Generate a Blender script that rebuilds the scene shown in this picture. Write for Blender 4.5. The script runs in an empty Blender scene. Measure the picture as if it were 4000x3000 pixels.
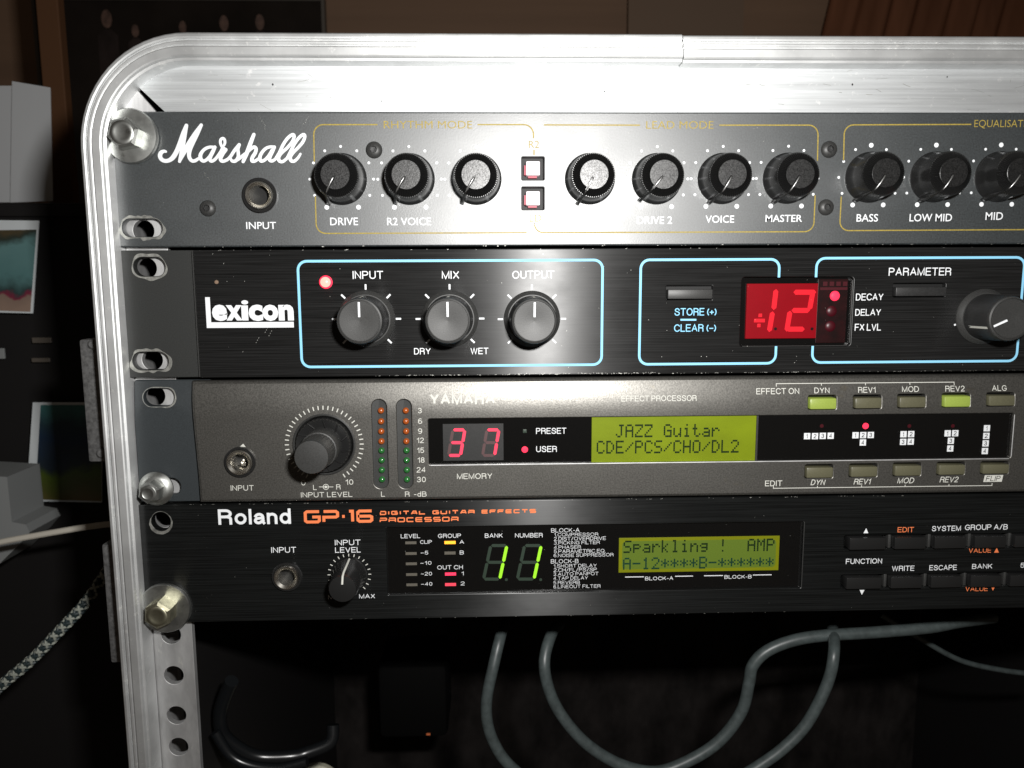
import bpy, bmesh, math, random
from mathutils import Vector, Matrix
from mathutils.geometry import delaunay_2d_cdt
rad = math.radians
SC = bpy.context.scene
COL = SC.collection
random.seed(7)

# ------------------------------------------------------------------ camera, world, flash, exposure
# all lengths below are millimetres (x right, y away from the viewer, z up); MM turns them into metres
MM = 0.001
CAM = (0.0, -267.2, -11.31)
PITCH, YAW, ROLL, FPX = -0.1338, 0.02818, -0.00503, 2994.8
cp, sp, cy_, sy_, cr, sr = math.cos(PITCH), math.sin(PITCH), math.cos(YAW), math.sin(YAW), math.cos(ROLL), math.sin(ROLL)
FW = Vector((sy_ * cp, cy_ * cp, sp))
RT = Vector((cy_, -sy_, 0.0))
UP = RT.cross(FW)
R2, U2 = cr * RT + sr * UP, -sr * RT + cr * UP
cd = bpy.data.cameras.new('camera')
cam = bpy.data.objects.new('camera', cd)
COL.objects.link(cam)
m = Matrix((R2, U2, -FW)).transposed().to_4x4()
m.translation = Vector(CAM) * MM
cam.matrix_world = m
cd.sensor_width = 36.0
cd.lens = 36.0 * FPX / 4000.0
cd.clip_start = 0.01
cd.clip_end = 20.0
cd.dof.use_dof = True
cd.dof.focus_distance = 0.266
cd.dof.aperture_fstop = 20.0
SC.camera = cam

w = bpy.data.worlds.new('World')
SC.world = w
w.use_nodes = True
bg = w.node_tree.nodes['Background']
bg.inputs[0].default_value = (1.0, 0.80, 0.62, 1)
bg.inputs[1].default_value = 0.03

ld = bpy.data.lights.new('camera_flash', 'AREA')
ld.shape = 'RECTANGLE'
ld.size, ld.size_y = 0.020, 0.011
ld.energy = 1.4
ld.color = (1.0, 0.985, 0.96)
lo = bpy.data.objects.new('camera_flash', ld)
COL.objects.link(lo)
lo.location = Vector((36, -262, 30)) * MM
lo.rotation_euler = (rad(90 - 7), 0, rad(1))

SC.view_settings.view_transform = 'Standard'
SC.view_settings.look = 'None'
SC.view_settings.exposure = 0.0
SC.view_settings.gamma = 1.0
SC.render.engine = 'CYCLES'
SC.cycles.max_bounces = 6


def P(px, py, y=0.0):
    """point of the plane at depth y (mm) measured at photograph pixel (px, py)"""
    d = R2 * ((px - 2000) / FPX) - U2 * ((py - 1500) / FPX) + FW
    t = (y - CAM[1]) / d.y
    return Vector((CAM[0] + d.x * t, y, CAM[2] + d.z * t))


def XZ(px, py, y=0.0):
    p = P(px, py, y)
    return (p.x, p.z)


def scl(px, py, y=0.0):
    """mm per photo pixel, horizontally and vertically, round a point"""
    return ((P(px + 50, py, y) - P(px - 50, py, y)).x / 100, (P(px, py - 50, y) - P(px, py + 50, y)).z / 100)


# ------------------------------------------------------------------ materials
def mat(name, base=(.5, .5, .5), rough=.5, metal=0.0, spec=.5, emit=None, es=0.0, aniso=None, noise=None,
        bump=None, rvar=None, coat=0.0, patches=None, ior=1.5):
    """noise=(scale vec, amount) varies the colour; bump=(scale vec, strength, distance mm); rvar=(scale vec, amount)"""
    ma = bpy.data.materials.new(name)
    ma.use_nodes = True
    nt = ma.node_tree
    b = nt.nodes['Principled BSDF']
    b.inputs['Base Color'].default_value = (*base, 1)
    b.inputs['Roughness'].default_value = rough
    b.inputs['Metallic'].default_value = metal
    b.inputs['Specular IOR Level'].default_value = spec
    b.inputs['Coat Weight'].default_value = coat
    b.inputs['IOR'].default_value = ior
    if emit:
        b.inputs['Emission Color'].default_value = (*emit, 1)
        b.inputs['Emission Strength'].default_value = es
    if aniso:
        b.inputs['Anisotropic'].default_value = aniso[0]
        c = nt.nodes.new('ShaderNodeCombineXYZ')
        if aniso[1] == 'ring':
            # across the extrusion: radial round the corner, x on the upright, z on the top run
            g_ = nt.nodes.new('ShaderNodeNewGeometry')
            sp_ = nt.nodes.new('ShaderNodeSeparateXYZ')
            nt.links.new(g_.outputs['Position'], sp_.inputs[0])
            for i, cc, op in ((0, (-134 + 37) * MM, 'MINIMUM'), (2, (69 - 37) * MM, 'MAXIMUM')):
                a_ = nt.nodes.new('ShaderNodeMath')
                a_.operation = 'SUBTRACT'
                nt.links.new(sp_.outputs[i], a_.inputs[0])
                a_.inputs[1].default_value = cc
                b_ = nt.nodes.new('ShaderNodeMath')
                b_.operation = op
                nt.links.new(a_.outputs[0], b_.inputs[0])
                b_.inputs[1].default_value = 0
                nt.links.new(b_.outputs[0], c.inputs[i])
            vn = nt.nodes.new('ShaderNodeVectorMath')
            vn.operation = 'NORMALIZE'
            nt.links.new(c.outputs[0], vn.inputs[0])
            nt.links.new(vn.outputs[0], b.inputs['Tangent'])
        else:
            for i in range(3):
                c.inputs[i].default_value = aniso[1][i]
            nt.links.new(c.outputs[0], b.inputs['Tangent'])
    geo = nt.nodes.new('ShaderNodeNewGeometry')

    def nz(scale, detail=4.0, r=.6):
        mp = nt.nodes.new('ShaderNodeMapping')
        mp.inputs['Scale'].default_value = scale
        nt.links.new(geo.outputs['Position'], mp.inputs['Vector'])
        n = nt.nodes.new('ShaderNodeTexNoise')
        n.inputs['Scale'].default_value = 1.0
        n.inputs['Detail'].default_value = detail
        n.inputs['Roughness'].default_value = r
        nt.links.new(mp.outputs[0], n.inputs['Vector'])
        return n.outputs['Fac']

    def rng(fac, lo_, hi_, a=.3, b_=.7):
        r = nt.nodes.new('ShaderNodeMapRange')
        r.inputs['From Min'].default_value, r.inputs['From Max'].default_value = a, b_
        r.inputs['To Min'].default_value, r.inputs['To Max'].default_value = lo_, hi_
        nt.links.new(fac, r.inputs['Value'])
        return r.outputs[0]
    col = None
    if noise:
        f = rng(nz(noise[0]), 1 - noise[1], 1 + noise[1])
        v = nt.nodes.new('ShaderNodeVectorMath')
        v.operation = 'SCALE'
        v.inputs[0].default_value = base
        nt.links.new(f, v.inputs['Scale'])
        col = v.outputs[0]
    if patches:
        # patches=(scale, threshold, colour): wear or dust marks of their own
        f = rng(nz(patches[0], 6.0, .7), 0, patches[3] if len(patches) > 3 else 1, patches[1], patches[1] + .08)
        mx = nt.nodes.new('ShaderNodeMix')
        mx.data_type = 'RGBA'
        nt.links.new(f, mx.inputs['Factor'])
        if col:
            nt.links.new(col, mx.inputs['A'])
        else:
            mx.inputs['A'].default_value = (*base, 1)
        mx.inputs['B'].default_value = (*patches[2], 1)
        col = mx.outputs['Result']
    if col:
        nt.links.new(col, b.inputs['Base Color'])
    if rvar:
        nt.links.new(rng(nz(rvar[0]), rough - rvar[1], rough + rvar[1]), b.inputs['Roughness'])
    if bump:
        bp = nt.nodes.new('ShaderNodeBump')
        bp.inputs['Strength'].default_value = bump[1]
        bp.inputs['Distance'].default_value = bump[2] * MM
        nt.links.new(nz(bump[0], 3.0, .6), bp.inputs['Height'])
        nt.links.new(bp.outputs[0], b.inputs['Normal'])
    return ma


Z, X = (0, 0, 1), (1, 0, 0)
M = dict(
    alu_h=mat('aluminium_brushed_across', (.72, .74, .75), .57, .85, .5, aniso=(.2, Z), noise=((14, 60, 900), .16), bump=((60, 300, 5000), .18, .01), rvar=((20, 20, 200), .05), patches=((260, 120, 360), .61, (.98, .98, .98), .7)),
    alu_r=mat('aluminium_edge_profile', (.72, .73, .73), .56, .82, .5, aniso=(.3, 'ring'), noise=((90, 60, 90), .10), bump=((1200, 300, 1200), .35, .02), rvar=((60, 20, 60), .05), patches=((420, 120, 420), .60, (.95, .95, .93), .7)),
    alu_v=mat('aluminium_brushed_along', (.70, .70, .70), .56, .85, .5, aniso=(.3, X), noise=((500, 60, 20), .14), bump=((3000, 300, 60), .12, .01), rvar=((120, 20, 20), .05)),
    alu_old=mat('aluminium_dull', (.66, .66, .66), .62, 1, noise=((160, 160, 60), .2), bump=((900, 900, 300), .25, .02), patches=((300, 90, 120), .62, (.9, .9, .85), .6)),
    bare=mat('bare_metal_worn', (.46, .46, .43), .55, 1, noise=((500, 500, 500), .4), bump=((1200, 1200, 1200), .5, .04)),
    zinc=mat('zinc_plated_steel', (.50, .51, .49), .42, 1, noise=((160, 160, 160), .35), bump=((260, 260, 260), .4, .08), patches=((200, 200, 200), .6, (.25, .25, .23), .7)),
    brass=mat('yellow_zinc_steel', (.43, .41, .30), .44, 1, noise=((160, 160, 160), .35), bump=((300, 300, 300), .4, .06), patches=((220, 220, 220), .6, (.20, .18, .12), .7)),
    nickel=mat('nickel_jack', (.84, .81, .74), .24, 1),
    paint=mat('panel_paint_charcoal', (.021, .026, .028), .455, 0, 1.0, noise=((1900, 1900, 1900), .8), bump=((1900, 1900, 1900), .8, .03), rvar=((25, 25, 40), .035), patches=((60, 60, 60), .64, (.036, .042, .042), .8), ior=1.70),
    ear=mat('panel_ear_black', (.024, .025, .024), .5, 0, .5, noise=((2500, 2500, 2500), .3), bump=((3500, 3500, 3500), .3, .02), patches=((150, 150, 400), .68, (.07, .07, .065))),
    ear_y=mat('panel_ear_slate', (.027, .032, .035), .5, 0, .5, noise=((2500, 2500, 2500), .25), bump=((3500, 3500, 3500), .3, .02)),
    black=mat('panel_brushed_black', (.012, .012, .012), .37, .0, 1.0, aniso=(.95, Z), noise=((30, 400, 4000), .7), bump=((50, 600, 3000), .25, .012), rvar=((30, 30, 60), .05), patches=((700, 700, 700), .76, (.3, .3, .27)), ior=1.31),
    black_r=mat('panel_brushed_black_satin', (.007, .0075, .0075), .36, .0, 1.0, aniso=(.97, Z), noise=((30, 400, 4000), .7), bump=((50, 600, 3000), .25, .012), rvar=((30, 30, 60), .05), ior=1.29),
    grey=mat('panel_paint_warm_grey', (.135, .130, .119), .405, .74, .8, noise=((1900, 1900, 1900), .35), bump=((1900, 1900, 1900), .8, .03), rvar=((25, 25, 40), .025), patches=((70, 70, 90), .64, (.15, .13, .09), .6)),
    plastic=mat('plastic_black_gloss', (.014, .014, .014), .24, 0, .55),
    plastic_s=mat('plastic_black_satin', (.022, .022, .022), .42, 0, .5, noise=((2500, 2500, 2500), .3), bump=((4000, 4000, 4000), .5, .02)),
    plastic_g=mat('plastic_dark_grey', (.032, .032, .031), .46, 0, .5, noise=((3200, 3200, 3200), .35), bump=((3000, 3000, 3000), .4, .03)),
    ribs=mat('plastic_ribbed_black', (.008, .008, .008), .32, 0, .8),
    disc=mat('knob_disc_satin_metal', (.050, .050, .050), .36, .8, .5, noise=((2600, 2600, 2600), .7), bump=((2600, 2600, 2600), .5, .04)),
    well=mat('recess_black', (.010, .010, .010), .6, 0, .3),
    chassis=mat('chassis_black', (.010, .010, .010), .55, 0, .3),
    white=mat('ink_white', (.80, .82, .84), .6, 0, .2),
    ivory=mat('ink_pale_grey', (.60, .60, .55), .6, 0, .2),
    gold=mat('ink_gold', (.33, .25, .055), .5, 0, .2, noise=((1500, 1500, 1500), .3)),
    blue=mat('ink_light_blue', (.27, .62, .86), .6, 0, .2),
    orange=mat('ink_orange', (.85, .22, .08), .6, 0, .2),
    glare_white=mat('button_cap_glare', (.85, .82, .83), .3, 0, .5, emit=(1, .6, .66), es=.25),  # flash glare put into the cap as white colour and faint glow
    red_side=mat('button_red_glow', (.25, .01, .03), .4, 0, .3, emit=(1, .02, .10), es=.25),
    led_hot=mat('led_red_bright', (.5, .05, .05), .3, emit=(1, .22, .17), es=3.2),
    led_red=mat('led_red_on', (.6, .03, .06), .3, emit=(1, .025, .07), es=1.3),
    led_pink=mat('led_bar_red_on', (.6, .03, .08), .4, emit=(1, .04, .10), es=1.0),
    led_pink2=mat('led_bar_red_dimmer', (.6, .05, .08), .4, emit=(.75, .05, .08), es=.8),
    led_amber=mat('led_bar_amber_on', (.7, .3, .03), .4, emit=(1, .36, .02), es=1.6),
    led_off=mat('led_bar_off', (.115, .105, .085), .5),
    led_dim=mat('led_red_off', (.05, .002, .006), .4),
    led_o=mat('led_orange_lens', (.34, .075, .014), .2, 0, .6, coat=.3),
    led_g=mat('led_green_lens', (.022, .13, .03), .2, 0, .6, coat=.3),
    seg_on=mat('segment_red_on', (.6, .02, .05), .5, emit=(1, .035, .085), es=1.1),
    seg_off=mat('segment_red_off', (.085, .040, .042), .5),
    seg_grn=mat('segment_green_on', (.2, .5, .02), .5, emit=(.27, .62, .01), es=.85),
    seg_goff=mat('segment_green_off', (.022, .040, .026), .5),
    seg_lex=mat('segment_scarlet_on', (.4, .012, .02), .5, 0, .1, emit=(.90, .010, .022), es=.62),
    lexred=mat('display_face_red', (.15, .0005, .004), .5, 0, .1, noise=((60, 60, 60), .12), emit=(.6, .0, .010), es=.20),
    lexdark=mat('display_face_dark_red', (.010, .0004, .0008), .4, 0, .3, noise=((300, 300, 300), .6)),
    smoke=mat('display_window_black', (.004, .004, .004), .14, 0, .5),
    lcd=mat('lcd_backlit_green', (.125, .165, .004), .45, 0, .2, emit=(.36, .44, .006), es=.20, noise=((30, 30, 60), .2)),
    lcd_r=mat('lcd_backlit_olive', (.13, .14, .003), .45, 0, .2, emit=(.30, .32, .006), es=.20, noise=((25, 25, 60), .12)),
    lcd_r2=mat('lcd_backlit_green_centre', (.080, .115, .014), .45, 0, .2, emit=(.16, .27, .025), es=.20),
    dots=mat('lcd_dot_dark', (.006, .018, .006), .5, 0, .1),
    dots_r=mat('lcd_dot_teal', (.006, .036, .022), .5, 0, .1),
    key_on=mat('button_lit_green', (.22, .28, .055), .38, 0, .4, emit=(.42, .56, .08), es=.18, noise=((2500, 2500, 2500), .1)),
    key=mat('button_frosted_khaki', (.105, .10, .062), .38, 0, .4, noise=((2500, 2500, 2500), .12)),
    glint=mat('glint_ridge_gloss', (.05, .05, .048), .36, 0.0, 1.0, ior=2.6),
    adapter=mat('plastic_adapter_black', (.0025, .0024, .0023), .8, 0, .1),
    cable=mat('cable_grey_rubber', (.055, .068, .068), .42, 0, .6, noise=((300, 300, 300), .25), bump=((500, 500, 120), .2, .1)),
    cable_k=mat('cable_black_rubber', (.008, .009, .010), .28, 0, .7, ior=1.5),
    foam=mat('case_lining_black', (.020, .017, .016), .8, 0, .15, noise=((40, 40, 25), .6), bump=((22, 22, 9), .9, 12)),
    casewall=mat('case_laminate_black', (.012, .011, .011), .5),
    grey_hw=mat('case_hardware_grey', (.20, .20, .20), .5, .6, noise=((700, 700, 700), .4)),
    wood=mat('wall_brown_wood', (.25, .155, .10), .6, 0, .2, noise=((1.2, 3, 30), .12)),
    dark=mat('cabinet_black', (.010, .009, .009), .7, 0, .3),
    paper=mat('paper_white', (.48, .49, .50), .8, 0, .1, noise=((12, 12, 4), .06)),
    border=mat('photo_paper_border', (.70, .74, .76), .6, 0, .2),
    cream=mat('plastic_cream', (.55, .54, .42), .5),
    cordb=mat('cord_beige', (.62, .58, .50), .6),
    cordbr=mat('cord_brown', (.10, .045, .02), .7, 0, .2),
    braid_l=mat('braid_pale_thread', (.36, .38, .33), .7),
    braid_d=mat('braid_dark_thread', (.02, .035, .038), .5),
    white_p=mat('plastic_white', (.27, .28, .28), .6, 0, .3),
    skin=mat('print_pale_skin', (.12, .068, .05), .6, noise=((160, 160, 160), .5)),
    print_d=mat('print_dark', (.016, .012, .010), .25, 0, .5, noise=((8, 8, 8), .6)),
    print_b=mat('print_dark_cloth', (.030, .020, .018), .4, noise=((30, 30, 20), .6)),
    frame_w=mat('poster_edge_brown', (.10, .085, .07), .5),
    curtain=mat('curtain_reddish_brown', (.15, .062, .032), .8, 0, .1, noise=((25, 3, 2), .4)),
    tan=mat('board_tan', (.22, .15, .105), .7, 0, .2),
)


def picture_mat(name, stops, scale):
    ma = bpy.data.materials.new(name)
    ma.use_nodes = True
    nt = ma.node_tree
    b = nt.nodes['Principled BSDF']
    b.inputs['Roughness'].default_value = .5
    geo = nt.nodes.new('ShaderNodeTexCoord')
    sep = nt.nodes.new('ShaderNodeSeparateXYZ')
    n = nt.nodes.new('ShaderNodeTexNoise')
    n.inputs['Scale'].default_value = scale
    n.inputs['Detail'].default_value = 5
    nt.links.new(geo.outputs['Object'], n.inputs['Vector'])
    nt.links.new(geo.outputs['Generated'], sep.inputs[0])
    a = nt.nodes.new('ShaderNodeMath')
    a.operation = 'MULTIPLY_ADD'
    nt.links.new(n.outputs['Fac'], a.inputs[0])
    a.inputs[1].default_value = .6
    nt.links.new(sep.outputs['Z'], a.inputs[2])
    a2 = nt.nodes.new('ShaderNodeMath')
    a2.operation = 'SUBTRACT'
    nt.links.new(a.outputs[0], a2.inputs[0])
    a2.inputs[1].default_value = .3
    r = nt.nodes.new('ShaderNodeValToRGB')
    while len(r.color_ramp.elements) < len(stops):
        r.color_ramp.elements.new(.5)
    for e, (p, c) in zip(r.color_ramp.elements, stops):
        e.position = p
        e.color = (*c, 1)
    nt.links.new(a2.outputs[0], r.inputs[0])
    nt.links.new(r.outputs[0], b.inputs['Base Color'])
    return ma


M['pic1'] = picture_mat('print_teal_cloth', [(0, (.32, .22, .17)), (.17, (.26, .18, .14)), (.22, (.20, .02, .05)), (.27, (.03, .06, .06)), (.45, (.10, .22, .22)), (.8, (.13, .26, .26)), (.92, (.03, .04, .03)), (1, (.08, .06, .03))], 60)
M['pic2'] = picture_mat('print_blue_green', [(0, (.14, .10, .03)), (.18, (.09, .10, .02)), (.33, (.08, .12, .015)), (.42, (.02, .03, .04)), (.6, (.01, .03, .07)), (.8, (.02, .05, .07)), (.95, (.05, .16, .16)), (1, (.05, .18, .17))], 40)


def glass(name, k=.025):
    ma = bpy.data.materials.new(name)
    ma.use_nodes = True
    nt = ma.node_tree
    nt.nodes.remove(nt.nodes['Principled BSDF'])
    t, g, mx = nt.nodes.new('ShaderNodeBsdfTransparent'), nt.nodes.new('ShaderNodeBsdfGlossy'), nt.nodes.new('ShaderNodeMixShader')
    g.inputs['Roughness'].default_value = .06
    mx.inputs[0].default_value = k
    nt.links.new(t.outputs[0], mx.inputs[1])
    nt.links.new(g.outputs[0], mx.inputs[2])
    nt.links.new(mx.outputs[0], nt.nodes['Material Output'].inputs[0])
    return ma


M['glass'] = glass('window_clear_acrylic')

# ------------------------------------------------------------------ object helpers
ORG = {}
DEFER = []
BENT = []        # the warm grey unit: above z0 its face curls back like the real bezel
BEND0, BENDK = -58.0, .0118


def bend(parent, x, y, z):
    if z > BEND0 and y < 1.0 and parent in BENT:
        return y + BENDK * (z - BEND0) ** 2
    return y


def thing(name, label, cat, loc, group=None):
    o = bpy.data.objects.new(name, None)
    COL.objects.link(o)
    o.empty_display_size = .01
    o.location = Vector(loc) * MM
    ORG[o] = Vector(loc)
    o['label'] = label
    o['category'] = cat
    if group:
        o['group'] = group
    return o


def link(name, me, parent, at, label=None, kind=None, cat=None, group=None, roty=0.0):
    o = bpy.data.objects.new(name, me)
    COL.objects.link(o)
    at = Vector(at)
    ORG[o] = at
    if parent is not None:
        o.parent = parent
        o.location = (at - ORG[parent]) * MM
    else:
        o.location = at * MM
    if roty:
        o.rotation_euler = (0, roty, 0)
    for k, v in (('label', label), ('kind', kind), ('category', cat), ('group', group)):
        if v:
            o[k] = v
    return o


def mesh(name, V, F, ma, smooth=False, autos=None):
    me = bpy.data.meshes.new(name)
    me.from_pydata([(v[0] * MM, v[1] * MM, v[2] * MM) for v in V], [], F)
    me.materials.append(M[ma])
    if smooth:
        me.shade_smooth()
        if autos:
            me.set_sharp_from_angle(angle=rad(autos))
    me.update()
    return me


def part(name, parent, V, F, ma, smooth=False, autos=35, **k):
    """V in world mm; the object's origin goes to the centre of its bounds"""
    if parent in BENT:
        V = [(v[0], bend(parent, *v), v[2]) for v in V]
    lo_ = [min(v[i] for v in V) for i in range(3)]
    hi_ = [max(v[i] for v in V) for i in range(3)]
    c = [(a + b) / 2 for a, b in zip(lo_, hi_)]
    me = mesh(name, [(v[0] - c[0], v[1] - c[1], v[2] - c[2]) for v in V], F, ma, smooth, autos)
    return link(name, me, parent, c, **k)


class G:
    """collects geometry in world mm"""
    def __init__(s):
        s.V, s.F = [], []

    def add(s, V, F):
        n = len(s.V)
        s.V += [tuple(v) for v in V]
        s.F += [tuple(i + n for i in f) for f in F]
        return s

    def box(s, x0, x1, y0, y1, z0, z1, bev=0.0):
        b = bmesh.new()
        vs = [b.verts.new(p) for p in [(x0, y0, z0), (x1, y0, z0), (x1, y1, z0), (x0, y1, z0), (x0, y0, z1), (x1, y0, z1), (x1, y1, z1), (x0, y1, z1)]]
        for f in [(0, 3, 2, 1), (4, 5, 6, 7), (0, 1, 5, 4), (1, 2, 6, 5), (2, 3, 7, 6), (3, 0, 4, 7)]:
            b.faces.new([vs[i] for i in f])
        if bev:
            bmesh.ops.bevel(b, geom=b.edges[:], offset=bev, segments=2, affect='EDGES', profile=.5)
        b.verts.index_update()
        s.add([v.co[:] for v in b.verts], [[v.index for v in f.verts] for f in b.faces])
        b.free()
        return s

    def lathe(s, prof, c, n=48, y0=0.0, ribs=None, cap=True, ph=0.0):
        """prof = [(r, h)] with h the height towards the viewer; ribs=(index set, count, amount)"""
        V, F = [], []
        for k, (r, h) in enumerate(prof):
            for i in range(n):
                a = 2 * math.pi * i / n + ph
                hh, rr = h, r
                if ribs and k in ribs[0]:
                    if i % 2:
                        hh -= ribs[1]
                        rr -= ribs[2]
                V.append((c[0] + rr * math.cos(a), y0 - hh, c[1] + rr * math.sin(a)))
        for k in range(len(prof) - 1):
            for i in range(n):
                j = (i + 1) % n
                F.append((k * n + i, k * n + j, (k + 1) * n + j, (k + 1) * n + i))
        if cap:
            F.append(tuple((len(prof) - 1) * n + i for i in range(n)))
        return s.add(V, F)

    def poly(s, pts, y):
        """flat polygon facing the viewer, pts (x, z)"""
        a = sum(pts[i][0] * pts[(i + 1) % len(pts)][1] - pts[(i + 1) % len(pts)][0] * pts[i][1] for i in range(len(pts)))
        if a < 0:
            pts = pts[::-1]
        return s.add([(p[0], y, p[1]) for p in pts], [tuple(range(len(pts)))])

    def slab(s, pts, y0, y1):
        """prism between depth y0 (front) and y1 (back)"""
        a = sum(pts[i][0] * pts[(i + 1) % len(pts)][1] - pts[(i + 1) % len(pts)][0] * pts[i][1] for i in range(len(pts)))
        if a < 0:
            pts = pts[::-1]
        n = len(pts)
        V = [(p[0], y0, p[1]) for p in pts] + [(p[0], y1, p[1]) for p in pts]
        F = [tuple(range(n)), tuple(range(2 * n - 1, n - 1, -1))] + [(i, i + n, (i + 1) % n + n, (i + 1) % n) for i in range(n)]
        return s.add(V, F)

    def dot(s, c, r, y, n=14):
        return s.poly([(c[0] + r * math.cos(2 * math.pi * i / n), c[1] + r * math.sin(2 * math.pi * i / n)) for i in range(n)], y)

    def ribbon(s, pts, w, y, round_=False, closed=False, dy=0.0):
        """flat stroke along pts (x, z); w a number or one width per point; mitred joints"""
        n = len(pts)
        ws = [w] * n if not isinstance(w, (list, tuple)) else list(w)
        L, R = [], []
        for i in range(n):
            if closed:
                a, b, c = Vector(pts[i - 1]), Vector(pts[i]), Vector(pts[(i + 1) % n])
            else:
                b = Vector(pts[i])
                a = Vector(pts[i - 1]) if i else b - (Vector(pts[1]) - b)
                c = Vector(pts[i + 1]) if i < n - 1 else b + (b - Vector(pts[i - 1]))
            d1, d2 = (b - a).normalized(), (c - b).normalized()
            nm = Vector((-(d1.y + d2.y), d1.x + d2.x))
            if nm.length < 1e-6:
                nm = Vector((-d1.y, d1.x))
            nm.normalize()
            k = nm.dot(Vector((-d1.y, d1.x)))
            h = ws[i] / 2 / max(.45, abs(k))
            L.append(b + nm * h)
            R.append(b - nm * h)
        dy = .0006 if round_ else dy
        V = [(p.x, y - i * dy, p.y) for i, p in enumerate(R)] + [(p.x, y - i * dy, p.y) for i, p in enumerate(L)]
        F = [(i, (i + 1) % n, (i + 1) % n + n, i + n) for i in range(n if closed else n - 1)]
        s.add(V, F)
        if round_:
            for e, sg in ((0, -1), (n - 1, 1)):
                o, q = (1, 0) if e == 0 else (n - 2, n - 1)
                d = (Vector(pts[q]) - Vector(pts[o])).normalized()
                a0 = math.atan2(d.y, d.x)
                s.poly([(pts[e][0] + ws[e] / 2 * math.cos(a0 + rad(t)), pts[e][1] + ws[e] / 2 * math.sin(a0 + rad(t))) for t in range(-90, 91, 15)], y - e * dy)
        return s

    def tube(s, pts, r, n=10, caps=True):
        pts = [Vector(p) for p in pts]
        V, F = [], []
        up = Vector((0, 0, 1))
        for i, p in enumerate(pts):
            d = (pts[min(i + 1, len(pts) - 1)] - pts[max(i - 1, 0)]).normalized()
            u = (up - d * up.dot(d))
            if u.length < .05:
                u = Vector((0, 1, 0)) - d * d.y
            u.normalize()
            up = u
            v = d.cross(u)
            rr = r[i] if isinstance(r, (list, tuple)) else r
            for k in range(n):
                a = 2 * math.pi * k / n
                V.append(tuple(p + (u * math.cos(a) + v * math.sin(a)) * rr))
        for i in range(len(pts) - 1):
            for k in range(n):
                j = (k + 1) % n
                F.append((i * n + k, i * n + j, (i + 1) * n + j, (i + 1) * n + k))
        if caps:
            F += [tuple(range(n))[::-1], tuple((len(pts) - 1) * n + k for k in range(n))]
        return s.add(V, F)

    def part(s, name, parent, ma, smooth=False, **k):
        return part(name, parent, s.V, s.F, ma, smooth, **k)


def catmull(pts, sub=6):
    out = []
    n = len(pts)
    for i in range(n - 1):
        p0, p1, p2, p3 = pts[max(i - 1, 0)], pts[i], pts[i + 1], pts[min(i + 2, n - 1)]
        for k in range(sub):
            t = k / sub
            out.append(tuple(.5 * (2 * b + (c - a) * t + (2 * a - 5 * b + 4 * c - d) * t * t + (3 * b - a - 3 * c + d) * t ** 3) for a, b, c, d in zip(p0, p1, p2, p3)))
    out.append(tuple(pts[-1]))
    return out


def rrect(x0, x1, z0, z1, r, n=6):
    out = []
    for cx, cz, a0 in ((x1 - r, z1 - r, 0), (x0 + r, z1 - r, 90), (x0 + r, z0 + r, 180), (x1 - r, z0 + r, 270)):
        for i in range(n + 1):
            a = rad(a0 + 90 * i / n)
            out.append((cx + r * math.cos(a), cz + r * math.sin(a)))
    return out


def circ(c, r, n=32):
    return [(c[0] + r * math.cos(2 * math.pi * i / n), c[1] + r * math.sin(2 * math.pi * i / n)) for i in range(n)]


def resample(pts, n):
    """n points evenly spaced round a closed outline"""
    P_ = [Vector(p) for p in pts] + [Vector(pts[0])]
    L = [0.0]
    for a, b in zip(P_, P_[1:]):
        L.append(L[-1] + (b - a).length)
    out, k = [], 0
    for i in range(n):
        t = L[-1] * i / n
        while L[k + 1] < t:
            k += 1
        f = (t - L[k]) / max(1e-9, L[k + 1] - L[k])
        q_ = P_[k].lerp(P_[k + 1], f)
        out.append((q_.x, q_.y))
    return out


def rough_outline(pts, amt, seed):
    """outline pushed outwards by a smooth uneven amount"""
    rn = random.Random(seed)
    ph = [(rn.choice((1, 2, 3, 5, 8, 13)), rn.uniform(0, 6.3), rn.uniform(.3, 1)) for _ in range(6)]
    c = (sum(p[0] for p in pts) / len(pts), sum(p[1] for p in pts) / len(pts))
    out = []
    for p in pts:
        d = Vector((p[0] - c[0], p[1] - c[1]))
        a = math.atan2(d.y, d.x)
        k = sum(w_ / (1 + .25 * f) * math.sin(f * a + q_) for f, q_, w_ in ph) * .5
        d = d * (1 + max(-.02, k * .8 + .25) * amt / max(d.length, .1))
        out.append((c[0] + d.x, c[1] + d.y))
    return out


def inset(loop, d):
    """loop moved by d towards its left side (the solid side for a counter-clockwise outline)"""
    n, out = len(loop), []
    for i in range(n):
        a, b, c = Vector(loop[i - 1]), Vector(loop[i]), Vector(loop[(i + 1) % n])
        d1, d2 = (b - a).normalized(), (c - b).normalized()
        nm = Vector((-(d1.y + d2.y), d1.x + d2.x)).normalized()
        k = max(.6, nm.dot(Vector((-d1.y, d1.x))))
        out.append(tuple(b + nm * d / k))
    return out


def area2(p):
    return sum(p[i][0] * p[(i + 1) % len(p)][1] - p[(i + 1) % len(p)][0] * p[i][1] for i in range(len(p)))


def inside(pt, loop):
    x, y, r_ = pt[0], pt[1], False
    for i in range(len(loop)):
        (x0, y0), (x1, y1) = loop[i - 1], loop[i]
        if (y0 > y) != (y1 > y) and x < (x1 - x0) * (y - y0) / (y1 - y0) + x0:
            r_ = not r_
    return r_


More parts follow.
